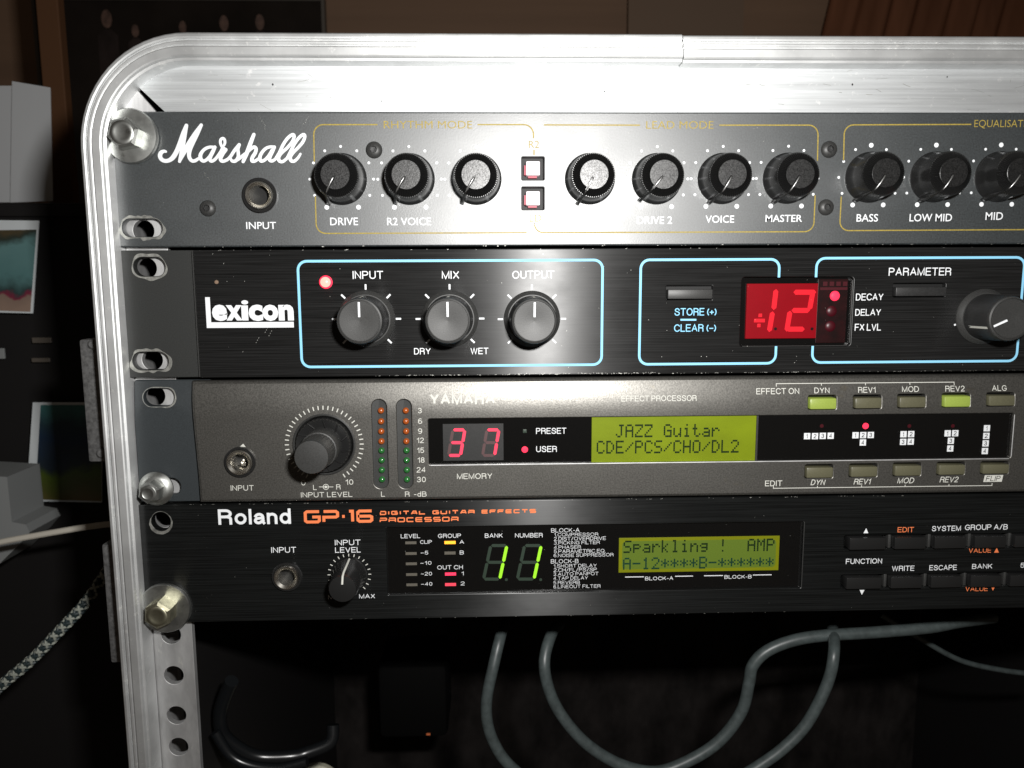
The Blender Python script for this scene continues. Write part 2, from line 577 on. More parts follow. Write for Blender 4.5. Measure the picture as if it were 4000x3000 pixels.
def fill(loops):
    """triangles of the region inside the first loop and outside the others"""
    vs, es = [], []
    for lp in loops:
        n0 = len(vs)
        vs += [Vector(p) for p in lp]
        es += [(n0 + i, n0 + (i + 1) % len(lp)) for i in range(len(lp))]
    r_ = delaunay_2d_cdt(vs, es, [], 0, 1e-6)
    V, F = [tuple(v) for v in r_[0]], []
    for f in r_[2]:
        c = (sum(V[i][0] for i in f) / len(f), sum(V[i][1] for i in f) / len(f))
        if inside(c, loops[0]) and not any(inside(c, lp) for lp in loops[1:]):
            F.append(tuple(f) if area2([V[i] for i in f]) > 0 else tuple(f)[::-1])
    return V, F


def plate(name, parent, outer, holes, y0, y1, ma, bev=0.15, **k):
    """plate with real holes and softened edges, front face at y0 and back at y1"""
    dense = []
    for i, p in enumerate(outer):
        q_ = outer[(i + 1) % len(outer)]
        n_ = max(1, int(math.hypot(q_[0] - p[0], q_[1] - p[1]) / 11))
        dense += [(p[0] + (q_[0] - p[0]) * t / n_, p[1] + (q_[1] - p[1]) * t / n_) for t in range(n_)]
    loops = [dense if area2(dense) > 0 else dense[::-1]] + [h if area2(h) < 0 else h[::-1] for h in holes]
    bev = min(bev, (y1 - y0) * .45)
    hb = [bev] + [min(bev, .3)] * len(holes)
    g = G()
    fr = [inset(lp, b) for lp, b in zip(loops, hb)]
    V, F = fill(fr)
    g.add([(v[0], y0, v[1]) for v in V], F)
    for lp, b in zip(loops, hb):
        n = len(lp)
        rings = [(inset(lp, b), y0), (inset(lp, b * .35), y0 + b * .22), (inset(lp, b * .06), y0 + b * .6), (lp, y0 + b), (lp, y1)]
        V = [(p[0], y, p[1]) for ring, y in rings for p in ring]
        F = [(r_ * n + i, (r_ + 1) * n + i, (r_ + 1) * n + (i + 1) % n, r_ * n + (i + 1) % n) for r_ in range(len(rings) - 1) for i in range(n)]
        g.add(V, F)
    V, F = fill(loops)
    g.add([(v[0], y1, v[1]) for v in V], [f[::-1] for f in F])
    if parent in BENT and name == 'front_bezel':
        bm = bmesh.new()
        vs = [bm.verts.new(v) for v in g.V]
        for f in g.F:
            bm.faces.new([vs[i] for i in f])
        for i in range(10):
            bmesh.ops.bisect_plane(bm, geom=bm.verts[:] + bm.edges[:] + bm.faces[:], plane_co=(0, 0, BEND0 + i * 1.4), plane_no=(0, 0, 1))
        bm.verts.index_update()
        g.V, g.F = [v.co[:] for v in bm.verts], [[v.index for v in f.verts] for f in bm.faces]
        bm.free()
    return g.part(name, parent, ma, True, autos=40, **k)


def text(s, parent, cx, cy, wpx, hpx, ma, y, name='printed_text', align='C', shear=0, bold=0.0, kx=1.0, space=1.0, **k):
    """printed words: centre (or left end) and size measured in the photograph, laid on the panel at depth y"""
    cu = bpy.data.curves.new('tmp', 'FONT')
    cu.body = s
    cu.size = 1
    cu.offset = bold
    cu.shear = shear
    cu.space_character = space
    cu.resolution_u = 3
    o = bpy.data.objects.new('tmp', cu)
    COL.objects.link(o)
    DEFER.append((o, 'text', name, parent, (cx, cy, wpx, hpx, y, align, kx), ma, k))


def flush():
    bpy.context.view_layer.update()
    dg = bpy.context.evaluated_depsgraph_get()
    res = [(bpy.data.meshes.new_from_object(d[0].evaluated_get(dg)), d) for d in DEFER]
    for me, (o, kind, name, parent, info, ma, k) in res:
        cu = o.data
        bpy.data.objects.remove(o)
        bpy.data.curves.remove(cu)
        cx, cy, wpx, hpx, y, align, kx = info
        xs = [v.co.x for v in me.vertices]
        zs = [v.co.y for v in me.vertices]
        w0, h0 = max(xs) - min(xs), max(zs) - min(zs)
        sx, sz = scl(cx, cy, y)
        H = hpx * sz
        W = wpx * sx if wpx else w0 / h0 * H * kx
        fx, fz = W / w0, H / h0
        px, pz = XZ(cx, cy, y)
        x0 = px - W / 2 if align == 'C' else px
        mx, mz = min(xs), (max(zs) + min(zs)) / 2
        for v in me.vertices:
            v.co = (((v.co.x - mx) * fx - W / 2) * MM, 0.0, (v.co.y - mz) * fz * MM)
        at = (x0 + W / 2, y, pz)
        if parent in BENT:
            yc = bend(parent, 0, y, pz)
            for v in me.vertices:
                v.co.y += (bend(parent, 0, y, pz + v.co.z / MM) - yc) * MM
            at = (x0 + W / 2, yc, pz)
        # face the viewer
        if me.polygons and me.polygons[0].normal.y > 0:
            me.flip_normals()
        me.materials.clear()
        me.materials.append(M[ma])
        for p in me.polygons:
            p.material_index = 0
            p.use_smooth = False
        me.name = name
        me.update()
        link(name, me, parent, at, **k)
    DEFER.clear()


U1 = 44.45
INK = .06       # thickness of the print above its panel, mm


def line_px(g, pts, wmm, y, **k):
    g.ribbon([XZ(a, b, y) for a, b in pts], wmm, y, **k)


def round_corner(p0, p1, p2, r, n=6):
    """arc points replacing corner p1 of the path p0-p1-p2, mm"""
    a, b, c = Vector(p0), Vector(p1), Vector(p2)
    u, v = (a - b).normalized(), (c - b).normalized()
    out = []
    for i in range(n + 1):
        t = i / n * math.pi / 2
        q = b + u * r * (1 - math.sin(t)) + v * r * (1 - math.cos(t))
        out.append((q.x, q.y))
    return out


def path_round(pts, r):
    out = [tuple(pts[0])]
    for i in range(1, len(pts) - 1):
        out += round_corner(pts[i - 1], pts[i], pts[i + 1], r)
    return out + [tuple(pts[-1])]



# ------------------------------------------------------------------ a plain grotesque alphabet drawn with strokes
def ar(cx, cy, rx, ry, a0, a1, n=8):
    return [(cx + rx * math.cos(rad(a0 + (a1 - a0) * i / n)), cy + ry * math.sin(rad(a0 + (a1 - a0) * i / n))) for i in range(n + 1)]


_S = catmull([(.60, .74), (.52, .93), (.32, 1), (.11, .93), (.04, .76), (.13, .61), (.33, .53), (.54, .44), (.63, .27), (.54, .07), (.31, 0), (.08, .07), (0, .27)], 2)
GLY = {
    'A': (.70, [[(0, 0), (.35, 1), (.70, 0)], [(.13, .34), (.57, .34)]]), 'B': (.62, [[(0, 0), (0, 1)] + ar(.34, .765, .23, .235, 90, -90) + [(0, .53)], ar(.36, .265, .26, .265, 90, -90) + [(0, 0)]]),
    'C': (.68, [ar(.38, .5, .38, .5, 38, 322, 16)]), 'D': (.64, [[(0, 0), (0, 1)] + ar(.26, .5, .38, .5, 90, -90, 12) + [(0, 0)]]),
    'E': (.56, [[(.56, 1), (0, 1), (0, 0), (.56, 0)], [(0, .52), (.50, .52)]]), 'F': (.54, [[(.54, 1), (0, 1), (0, 0)], [(0, .5), (.46, .5)]]),
    'G': (.72, [ar(.38, .5, .38, .5, 40, 330, 16) + [(.72, .46), (.42, .46)]]), 'H': (.62, [[(0, 0), (0, 1)], [(.62, 0), (.62, 1)], [(0, .52), (.62, .52)]]),
    'I': (.0, [[(0, 0), (0, 1)]]), 'K': (.62, [[(0, 0), (0, 1)], [(.58, 1), (0, .36)], [(.22, .6), (.62, 0)]]), 'L': (.50, [[(0, 1), (0, 0), (.50, 0)]]),
    'M': (.76, [[(0, 0), (0, 1), (.38, 0), (.76, 1), (.76, 0)]]), 'N': (.62, [[(0, 0), (0, 1), (.62, 0), (.62, 1)]]), 'O': (.76, [ar(.38, .5, .38, .5, 0, 360, 20)]),
    'P': (.60, [[(0, 0), (0, 1)] + ar(.33, .74, .27, .26, 90, -90) + [(0, .48)]]), 'Q': (.76, [ar(.38, .5, .38, .5, 0, 360, 20), [(.46, .24), (.76, -.04)]]),
    'R': (.62, [[(0, 0), (0, 1)] + ar(.34, .755, .26, .245, 90, -90) + [(0, .51)], ar(.36, .33, .24, .18, 85, 0, 4) + [(.60, 0)]]), 'S': (.63, [_S]),
    'T': (.62, [[(0, 1), (.62, 1)], [(.31, 1), (.31, 0)]]), 'U': (.62, [[(0, 1)] + ar(.31, .3, .31, .3, 180, 360, 10) + [(.62, 1)]]), 'V': (.66, [[(0, 1), (.33, 0), (.66, 1)]]),
    'W': (.96, [[(0, 1), (.24, 0), (.48, 1), (.72, 0), (.96, 1)]]), 'X': (.64, [[(0, 0), (.62, 1)], [(.02, 1), (.64, 0)]]), 'Y': (.66, [[(0, 1), (.33, .44), (.66, 1)], [(.33, .44), (.33, 0)]]),
    'Z': (.60, [[(.02, 1), (.60, 1), (0, 0), (.60, 0)]]),
    '0': (.50, [ar(.25, .5, .25, .5, 0, 360, 16)]), '1': (.24, [[(0, .76), (.12, .80), (.24, 1), (.24, 0)]]), '2': (.50, [ar(.26, .73, .24, .27, 165, -20, 8) + [(.38, .45), (.12, .22), (0, 0), (.50, 0)]]),
    '3': (.50, [ar(.25, .75, .22, .25, 160, -90, 8), ar(.25, .26, .25, .26, 90, -165, 9)]), '4': (.54, [[(.42, 0), (.42, 1), (0, .28), (.54, .28)]]),
    '5': (.50, [[(.46, 1), (.08, 1), (.03, .52)] + ar(.25, .32, .25, .32, 120, -155, 10)]), '6': (.50, [ar(.25, .3, .25, .3, 0, 360, 14), ar(.28, .5, .28, .5, 180, 60, 6)]),
    '7': (.48, [[(0, 1), (.48, 1), (.22, .45), (.14, 0)]]), '8': (.50, [ar(.25, .76, .21, .24, 0, 360, 14), ar(.25, .26, .25, .26, 0, 360, 14)]), '9': (.50, [ar(.25, .7, .25, .3, 0, 360, 14), ar(.22, .5, .28, .5, 0, -120, 6)]),
    '(': (.14, [ar(.5, .45, .5, .62, 135, 225, 6)]), ')': (.14, [ar(-.36, .45, .5, .62, 45, -45, 6)]), '+': (.46, [[(0, .42), (.46, .42)], [(.23, .65), (.23, .19)]]),
    '\u2013': (.44, [[(0, .42), (.44, .42)]]), '-': (.26, [[(0, .40), (.26, .40)]]), '/': (.40, [[(0, -.05), (.40, 1.05)]]), '.': (.03, [[(0, 0), (.03, 0)]]),
    'd': (.46, [ar(.23, .34, .23, .34, 0, 360, 14), [(.46, 1), (.46, 0)]]), 'o': (.50, [ar(.25, .34, .25, .34, 0, 360, 14)]), 'l': (.0, [[(0, 0), (0, 1)]]),
    'n': (.42, [[(0, 0), (0, .68)], [(0, .4)] + ar(.21, .44, .21, .24, 170, 0, 8) + [(.42, 0)]]),
    'a': (.44, [ar(.22, .46, .20, .22, 160, 0, 6) + [(.42, .08), (.46, 0)], [(.42, .40), (.18, .36)] + ar(.17, .18, .17, .18, 90, 300, 8) + [(.42, .2)]]),
}


def sans(s, parent, cx, cy, wpx, hpx, ma, y, name='printed_text', align='C', shear=0, weight=.125, gap=.2, **k):
    """word drawn in strokes, fitted to its measured size in the photograph"""
    sx, sz = scl(cx, cy, y)
    H, W = hpx * sz, wpx * sx
    sw = weight * H
    px, pz = XZ(cx, cy, y)
    x0 = px - W / 2 if align == 'C' else px
    xs, x = [], 0.0
    for ch in s:
        xs.append(x)
        x += (.30 if ch == ' ' else GLY[ch][0] + weight + gap * .62)
    tot = x - gap * .62 - weight
    f = (W - sw - abs(shear) * H) / max(tot, .01)
    g = G()
    i = 0
    for ch, xc in zip(s, xs):
        if ch == ' ':
            continue
        for st in GLY[ch][1]:
            pts = []
            for a, b in st:
                zz = b * (H - sw) + sw / 2
                pts.append((x0 + sw / 2 + (xc + a) * f + shear * zz, pz - H / 2 + zz))
            cl = len(pts) > 4 and (Vector(pts[0]) - Vector(pts[-1])).length < 1e-4
            if not cl:
                if ch not in 'AVWMNXKYZ47/':
                    e = (Vector(pts[0]) - Vector(pts[1])).normalized() * sw * .5
                    pts[0] = (pts[0][0] + e.x, pts[0][1] + e.y)
                    e = (Vector(pts[-1]) - Vector(pts[-2])).normalized() * sw * .5
                    pts[-1] = (pts[-1][0] + e.x, pts[-1][1] + e.y)
            g.ribbon(pts[:-1] if cl else pts, sw, y - .004 * (i % 7), closed=cl, dy=0 if cl else .003)
            i += 1
    return g.part(name, parent, ma, **k)


# ------------------------------------------------------------------ the flight case
case = thing('flight_case', 'black flight case whose rounded aluminium edge frames the four stacked audio units', 'flight case', (-130, 100, -430))
OX, OZ, RO = -134.0, 69.0, 37.0
PROF = [(0, 8), (0, -2.6), (.25, -3.6), (.8, -4.3), (1.6, -4.5), (2.1, -4.3), (2.35, -3.8), (2.75, -3.8), (3.0, -4.7), (3.4, -5.2), (4.0, -5.2),
        (4.35, -4.8), (4.6, -4.7), (4.9, -5.7), (5.3, -6.1), (7.7, -6.3), (8.1, -6.0), (8.35, -4.9), (9.1, -4.6), (9.2, -4.2), (9.2, 3.0)]


def sweep(path, name, dz=0.0, ma='alu_h'):
    V, F = [], []
    n = len(PROF)
    for (x, z, nx, nz_) in path:
        for (d, y) in PROF:
            V.append((x + nx * d, y, z + nz_ * d + dz))
    for i in range(len(path) - 1):
        for k in range(n - 1):
            F.append((i * n + k, (i + 1) * n + k, (i + 1) * n + k + 1, i * n + k + 1))
    F = [f[::-1] for f in F]
    F += [tuple(range(n)), tuple((len(path) - 1) * n + k for k in range(n))[::-1]]
    return part(name, case, V, F, ma, True, 30)


zs = [-430, -400, -360, -320, -280, -240, -220, -200, -180, -160, -140, -120, -100, -80, -60, -40, -20, 0, 20]
sweep([(OX, z, 1, 0) for z in zs] + [(OX, OZ - RO, 1, 0)], 'edge_extrusion', ma='alu_r')
arc = []
for i in range(17):
    a = rad(180 - 90 * i / 16)
    arc.append((OX + RO + RO * math.cos(a), OZ - RO + RO * math.sin(a), -math.cos(a), -math.sin(a)))
seam = P(2668, 180, -5).x
sweep(arc + [(x, OZ, 0, -1) for x in (-70, -40, -10, 20, 40)] + [(seam - .15, OZ, 0, -1)], 'edge_extrusion', ma='alu_r')
sweep([(x, OZ, 0, -1) for x in (seam + .15, 90, 130, 170, 250, 330)], 'edge_extrusion', dz=-.35, ma='alu_r')
# recessed brushed plates behind the ring, above the top unit
sl = XZ(500, 300, 1.5)
d0, d1 = XZ(520, 320, 1.5), XZ(640, 432, 1.5)
e0, e1 = XZ(503, 316, 1.5), XZ(604, 432, 1.5)
pl = XZ(2650, 300, 1.5)[0]
CA = lambda r_, a0, a1, n=8: [(OX + RO + r_ * math.cos(rad(a0 + (a1 - a0) * i / n)), OZ - RO + r_ * math.sin(rad(a0 + (a1 - a0) * i / n))) for i in range(n + 1)]
G().slab(CA(31.5, 90, 128) + [(d0[0], d0[1]), (d1[0] + 3, d1[1] - 3), (pl - .06, 42), (pl - .06, 63.5)], 1.5, 3).part('top_plate', case, 'alu_h')
G().slab([(pl + .06, 41.5), (pl + .06, 63.5), (335, 63.5), (335, 41.5)], 1.7, 3.2).part('top_plate', case, 'alu_h')
G().slab([(-128.5, 40)] + CA(31.5, 170, 134) + [(e0[0], e0[1]), (e1[0], e1[1]), (e1[0] + 2, 40)], 2.0, 3.4).part('corner_plate', case, 'alu_v')
rn = random.Random(12)
g = G()
for i in range(70):
    x, z = rn.uniform(-100, 190), rn.uniform(46, 59.5)
    an, l = rn.gauss(0, .5) if rn.random() < .7 else rn.uniform(-1.57, 1.57), rn.uniform(.6, 5)
    b_ = rn.uniform(-.15, .15)
    g.ribbon([(x, z), (x + l / 2 * math.cos(an), z + l / 2 * math.sin(an) * .6 + b_), (x + l * math.cos(an), min(60, z + l * math.sin(an) * .6))], rn.uniform(.04, .13), 1.47 - rn.uniform(0, .03))
g.part('plate_scratches', case, 'bare', kind='stuff')
g = G()
for px, py, r_ in ((2360, 357, .35), (1065, 330, .3), (1490, 395, .2), (3700, 300, .25), (3330, 330, .3)):
    c = XZ(px, py, 1.4)
    g.poly([(c[0] + r_ * math.cos(t * 1.05) * rn.uniform(.6, 1.2), c[1] + r_ * 1.3 * math.sin(t * 1.05)) for t in range(6)], 1.42)
g.part('dark_nicks', case, 'chassis', kind='stuff')
# rack rail with its holes
hz = []
for k in range(2, -6, -1):
    for o_ in (6.35, 22.225, 38.1):
        z = k * U1 + o_ - U1
        if -230 < z < 44:
            hz.append(z)
plate('rack_rail', case, [(-128.6, -430), (-110.6, -430), (-110.6, 45), (-128.6, 45)], [circ((-118.3, z), 3.6, 28) for z in hz], 3.5, 6.0, 'alu_old', .12)
G().box(-128.6, -126.8, 6.02, 30, -430, 32).part('rail_flange', case, 'alu_old')
# shell of the case
G().box(-133.8, -129.2, 8.05, 330, -430, 32).part('side_wall', case, 'casewall')
G().slab(CA(36.8, 90, 180, 12) + CA(32, 180, 90, 12), 8.05, 330).part('corner_shell', case, 'casewall')
G().box(352, 358, 8.05, 330, -430, 60).part('side_wall', case, 'casewall')
G().box(-96.8, 358, 8.05, 330, 64.2, 68.8).part('top_wall', case, 'casewall')
G().box(-129, 351.9, 320, 326, -430, 62).part('back_lining', case, 'foam')
G().box(-129, 351.9, 10, 319, -436, -430.1).part('floor_lining', case, 'foam')


def latch(z0, z1, x0, x1, y0, y1):
    g = G().box(x0, x1, y0, y1, z0, z1, .8)
    g.part('latch_plate', case, 'grey_hw', True)


a = P(346, 1325, 8); b = P(398, 1800, 8)
latch(b.z, a.z, -144.5, -134.3, 6, 40)
a = P(400, 2120, 8); b = P(448, 2580, 8)
latch(b.z, a.z, -142.3, -134.3, 6, 40)
for zz in (P(372, 1345, 6).z, P(392, 1770, 6).z):
    G().lathe([(1.8, 0), (1.8, .5), (1.1, 1.0)], (-139.5, zz), 14, 5.98).part('rivet', case, 'grey_hw', True)


# ------------------------------------------------------------------ shared rack-unit helpers
def stadium(cx, cz, w_, h_, n=10):
    r = h_ / 2
    return rrect(cx - w_ / 2, cx + w_ / 2, cz - h_ / 2, cz + h_ / 2, r - .01, n)


def slot_px(px, py, w_, h_, y=0.0):
    c = XZ(px, py, y)
    s_ = scl(px, py, y)
    return stadium(c[0], c[1], w_ * s_[0], h_ * s_[1])


def worn_ring(parent, slot, amt, seed, y):
    """bare metal rubbed free round a mounting slot"""
    slot = resample(slot, 72)
    c = (sum(p[0] for p in slot) / len(slot), sum(p[1] for p in slot) / len(slot))
    inner = [(c[0] + (p[0] - c[0]) * 1.03, c[1] + (p[1] - c[1]) * 1.06) for p in slot]
    outer = rough_outline([(c[0] + (p[0] - c[0]) * 1.06, c[1] + (p[1] - c[1]) * 1.12) for p in slot], amt * 1.5, seed)
    n = len(slot)
    V = [(p[0], y - .03, p[1]) for p in inner] + [(p[0], y - .03, p[1]) for p in outer]
    F = [(i, (i + 1) % n, (i + 1) % n + n, i + n) for i in range(n)]
    part('worn_edge', parent, V, F, 'bare')


def chips(parent, z, x0, x1, y, n, seed, size=.25, ma='bare'):
    """bright nicks along a panel edge"""
    rn = random.Random(seed)
    g = G()
    for i in range(n):
        x = x0 + (x1 - x0) * rn.random()
        l, h = size * (1 + 4 * rn.random() ** 2), size * (.35 + .5 * rn.random())
        zc = z + rn.uniform(-.12, .12)
        g.poly([(x - l / 2, zc), (x - l / 5, zc - h / 2), (x + l / 3, zc - h / 3), (x + l / 2, zc + h / 5), (x, zc + h / 2)], y - rn.uniform(.02, .05))
    g.part('chipped_edge', parent, ma, kind='stuff')


def jack(parent, px, py, y, ro, rm, rh, contact=True):
    c = XZ(px, py, y)
    k = scl(px, py, y)[0]
    ro, rm, rh = ro * k, rm * k, rh * k
    o = G().lathe([(ro, 0), (ro, .9), (ro - .25, 1.15), (rm + .1, 1.15), (rm + .1, .3)], c, 40, y, cap=False).part('input_jack', parent, 'plastic', True)
    G().lathe([(rm, -.2), (rm, 1.5), (rm - .35, 2.0), (rh + .9, 2.0), (rh, 1.2), (rh, -9)], c, 40, y, cap=False).part('ring', o, 'nickel', True)
    G().lathe([(rh - .02, -8.5), (.01, -8.6)], c, 24, y).part('socket', o, 'well', True)
    if contact:
        G().box(c[0] - 1.2, c[0] + .5, y + 4.2, y + 5.5, c[1] - 2.6, c[1] - 1.0, .2).box(c[0] - .9, c[0] - .1, y + 5.5, y + 7, c[1] - 1.6, c[1] - .1, .1).part('contact', o, 'nickel', True)
    return o


def dome_screw(parent, px, py, y, rpx, tip='plastic_s'):
    c = XZ(px, py, y)
    r = rpx * scl(px, py, y)[0]
    o = G().lathe([(r, 0), (r * .96, .35), (r * .8, .8), (r * .55, 1.15), (r * .4, 1.25)], c, 28, y, cap=False).part('panel_screw', parent, 'plastic_g', True)
    G().lathe([(r * .4, 1.25), (r * .4, .6), (.01, .55)], c, 6, y).part('hex_socket', o, tip)
    return o


def scale_dots(parent, px, py, y, top_big=False):
    c = XZ(px, py, y)
    g = G()
    for k in range(11):
        a = rad(90 + (k - 5) * 30)
        big = k in (0, 10) or (top_big and k == 5)
        R_ = 10.7
        g.dot((c[0] + R_ * math.cos(a), c[1] + R_ * math.sin(a)), .80 if big else .46, y - INK)
    g.part('scale_dots', parent, 'white')


# ------------------------------------------------------------------ unit 1: guitar preamp with ten glossy black knobs
amp = thing('preamp', 'charcoal preamp at the top of the rack with white script logo and ten black knobs', 'preamp', (40, 20, 22))
ZT, ZB = 44.95, .55
s1 = slot_px(555, 890, 158, 70)
b1, b2 = XZ(2082, 658), XZ(2082, 775)
bh = lambda c: rrect(c[0] - 3.75, c[0] + 3.75, c[1] - 3.75, c[1] + 3.75, .3, 3)
j1 = XZ(1016, 764)
s0 = stadium(-118.3, 38.1, 14.5, 6.4)
plate('front_panel', amp, rrect(-127.2, 332, ZB, ZT, .8, 4), [s1, s0, bh(b1), bh(b2), circ(j1, 3.6)], 0, 3, 'paint', .55)
worn_ring(amp, s1, 1.5, 3, 0)
worn_ring(amp, s0, .9, 14, 0)
G().box(-108, 325, 3.05, 220, 2.2, 43).part('chassis', amp, 'chassis')
chips(amp, ZB + .1, -100, 190, -.02, 34, 5)
# script logo drawn with a round pen; pixel measures of the printed strokes
LA = lambda x, y: (600 + x * .13563, 460 + y * .13563)
LB = lambda x, y: (780 + x * .1989, 480 + y * .1989)
strokes = [
    (LA, .13563, [(355, 975, 70), (300, 965, 92), (225, 1000, 115), (188, 1080, 125), (205, 1160, 120), (262, 1220, 115), (350, 1245, 110), (450, 1225, 115), (545, 1160, 130), (625, 1050, 135), (700, 900, 135), (780, 690, 135), (860, 450, 125), (948, 225, 105)]),
    (LA, .13563, [(948, 225, 105), (905, 450, 120), (860, 700, 130), (810, 1000, 120), (750, 1260, 85)]),
    (LA, .13563, [(750, 1260, 80), (850, 1060, 115), (960, 860, 140), (1080, 670, 150), (1230, 430, 125), (1378, 215, 95)]),
    (LA, .13563, [(1378, 215, 95), (1270, 440, 120), (1160, 660, 130), (1070, 860, 128), (1030, 1020, 120), (1040, 1150, 110), (1110, 1240, 100), (1200, 1240, 95), (1290, 1185, 85)]),
    (LA, .13563, [(1745, 850, 80), (1620, 850, 85), (1500, 895, 90), (1405, 985, 95), (1355, 1090, 110), (1370, 1190, 110), (1440, 1250, 95), (1530, 1215, 90), (1630, 1110, 90), (1710, 980, 90)]),
    (LA, .13563, [(1775, 850, 95), (1715, 980, 110), (1650, 1110, 110), (1630, 1210, 100), (1680, 1255, 90), (1770, 1210, 88), (1860, 1105, 85), (1940, 980, 80), (1990, 880, 80)]),
    (LA, .13563, [(2040, 800, 65), (2065, 720, 80), (2050, 630, 82), (2000, 600, 85), (1945, 640, 85), (1935, 720, 82), (1960, 800, 85), (2010, 870, 90), (2095, 925, 90)]),
    (LA, .13563, [(2095, 925, 95), (2030, 1010, 100), (1965, 1110, 110), (1940, 1190, 110), (1975, 1250, 100), (2050, 1250, 92), (2150, 1200, 88)]),
    (LB, .1989, [(540, 735, 60), (610, 670, 62), (690, 550, 64), (785, 435, 66)]),
    (LB, .1989, [(785, 435, 66), (760, 520, 66), (768, 600, 66), (765, 680, 66), (715, 750, 66), (650, 755, 60), (622, 715, 50)]),
    (LB, .1989, [(715, 750, 60), (790, 705, 60), (850, 655, 60), (905, 610, 58)]),
    (LB, .1989, [(1075, 235, 66), (1030, 350, 78), (970, 510, 80), (920, 640, 78), (865, 765, 66)]),
    (LB, .1989, [(925, 610, 60), (1000, 530, 62), (1075, 482, 66), (1118, 510, 68), (1105, 590, 70), (1045, 690, 72), (1040, 755, 66), (1100, 755, 60), (1180, 700, 56)]),
    (LB, .1989, [(1465, 480, 56), (1390, 480, 58), (1310, 510, 60), (1235, 590, 64), (1195, 680, 70), (1215, 755, 66), (1290, 735, 60), (1370, 650, 60), (1430, 550, 62)]),
    (LB, .1989, [(1480, 482, 62), (1440, 565, 74), (1395, 660, 74), (1385, 735, 66), (1440, 755, 60), (1520, 700, 56)]),
    (LB, .1989, [(1500, 715, 56), (1580, 590, 64), (1650, 440, 64), (1740, 310, 62), (1835, 240, 62), (1868, 275, 62), (1830, 380, 62), (1730, 500, 60), (1620, 600, 62), (1562, 680, 72), (1580, 755, 70), (1650, 765, 60), (1740, 690, 56)]),
    (LB, .1989, [(1730, 700, 56), (1800, 570, 64), (1870, 430, 62), (1960, 305, 60), (2045, 240, 62), (2078, 275, 62), (2040, 380, 62), (1950, 490, 60), (1850, 590, 62), (1790, 680, 70), (1810, 750, 70), (1870, 760, 60), (1940, 700, 54), (1992, 618, 44)]),
]
g = G()
kx = scl(900, 570)[0]
for i, (fn, sc_, pts) in enumerate(strokes):
    sm = catmull([(*fn(a, b), w_ * sc_) for a, b, w_ in pts], 6)
    g.ribbon([XZ(a, b) for a, b, _ in sm], [w_ * kx for *_, w_ in sm], -INK - .05 * i, True)
g.part('script_logo', amp, 'white')

# knob meshes, local to the knob base (x, z) = 0, front of the panel at y = 0
g = G().lathe([(8.55, 0), (8.55, .5), (8.4, .9), (8.1, 1.2), (7.75, 4.5), (7.35, 8.4), (7.1, 9.4)], (0, 0), 64, 0, cap=False)
ME_SK = mesh('knob', g.V, g.F, 'plastic', True, 40)
g = G().lathe([(7.1, 9.4), (6.95, 9.9), (4.75, 11.3), (4.7, 11.0)], (0, 0), 128, 0, ribs=({1, 2}, .5, .16), cap=False)
ME_RB = mesh('ribbed_ring', g.V, g.F, 'ribs')
g = G().lathe([(4.72, 10.9), (4.72, 11.32), (4.6, 11.4)], (0, 0), 48, 0)
ME_DC = mesh('metal_disc', g.V, g.F, 'disc')
g = G()
V = []
for r_, w_, h0, h1 in ((.55, .38, 11.2, 11.9), (1.6, .55, 11.2, 11.9), (5.6, .6, 10.4, 11.55), (7.1, .5, 8.5, 10.3), (8.0, .65, 1.0, 7.0), (9.7, .7, .05, 1.6)):
    V += [(r_, -h0, -w_), (r_, -h1, -w_ * .55), (r_, -h1, w_ * .55), (r_, -h0, w_)]
F = []
for i in range(5):
    for k in range(3):
        F.append((i * 4 + k, i * 4 + k + 1, i * 4 + k + 5, i * 4 + k + 4))
F += [(0, 1, 2, 3), (20, 23, 22, 21)]
ME_PT = mesh('pointer', V, F, 'plastic')
g = G().tube(catmull([(.9, -11.85, 0), (2.4, -12.05, 0), (4.4, -11.85, 0), (6.5, -11.1, 0)], 5), [.08] + [.26] * 12 + [.24, .18, .05], 8)  # glossy ridge added along the pointer so that it catches a glint
ME_GL = mesh('glint_ridge', g.V, g.F, 'glint', True, 60)
knobs = [(1335, 700, 241, 0), (1600, 700, 238, 0), (1861, 700, 238, 0), (2304, 699, 243, 0), (2565, 699, 231, 0), (2821, 698, 241, 0), (3075, 697, 240, 0), (3396, 693, 238, 1), (3649, 692, 240, 1), (3901, 691, 236, 1)]
for px, py, ang, eq in knobs:
    c = P(px, py)
    c.y = -.02
    k = link('knob', ME_SK, amp, c, roty=-rad(ang))
    for nm, me in (('ribbed_ring', ME_RB), ('metal_disc', ME_DC), ('pointer', ME_PT), ('glint_ridge', ME_GL)):
        o = link(nm, me, k, c)
    scale_dots(amp, px, py, 0, bool(eq))
for a in [('DRIVE', 1344, 865, 109, 30), ('R2 VOICE', 1598, 865, 172, 30), ('DRIVE 2', 2557, 860, 137, 30), ('VOICE', 2812, 856, 112, 29), ('MASTER', 3062, 853, 143, 28), ('BASS', 3388, 851, 84, 30), ('LOW MID', 3636, 850, 166, 30), ('MID', 3884, 844, 68, 30), ('INPUT', 1020, 881, 117, 28)]:
    text(*a[:1], amp, *a[1:], 'white', -INK, label=None, bold=.008)
text('RHYTHM MODE', amp, 1672, 487, 346, 30, 'gold', -INK, bold=-.004)
text('LEAD MODE', amp, 2656, 488, 263, 30, 'gold', -INK, bold=-.004)
text('EQUALISATION', amp, 3806, 485, None, 34, 'gold', -INK, align='L', bold=-.004, kx=.96)
text('R2', amp, 2086, 564, 40, 28, 'gold', -INK, bold=-.01)
text('LD', amp, 2092, 852, 46, 28, 'gold', -INK, bold=-.01)
g = G()
LW = .42
q = lambda *p: [XZ(a, b) for a, b in p]
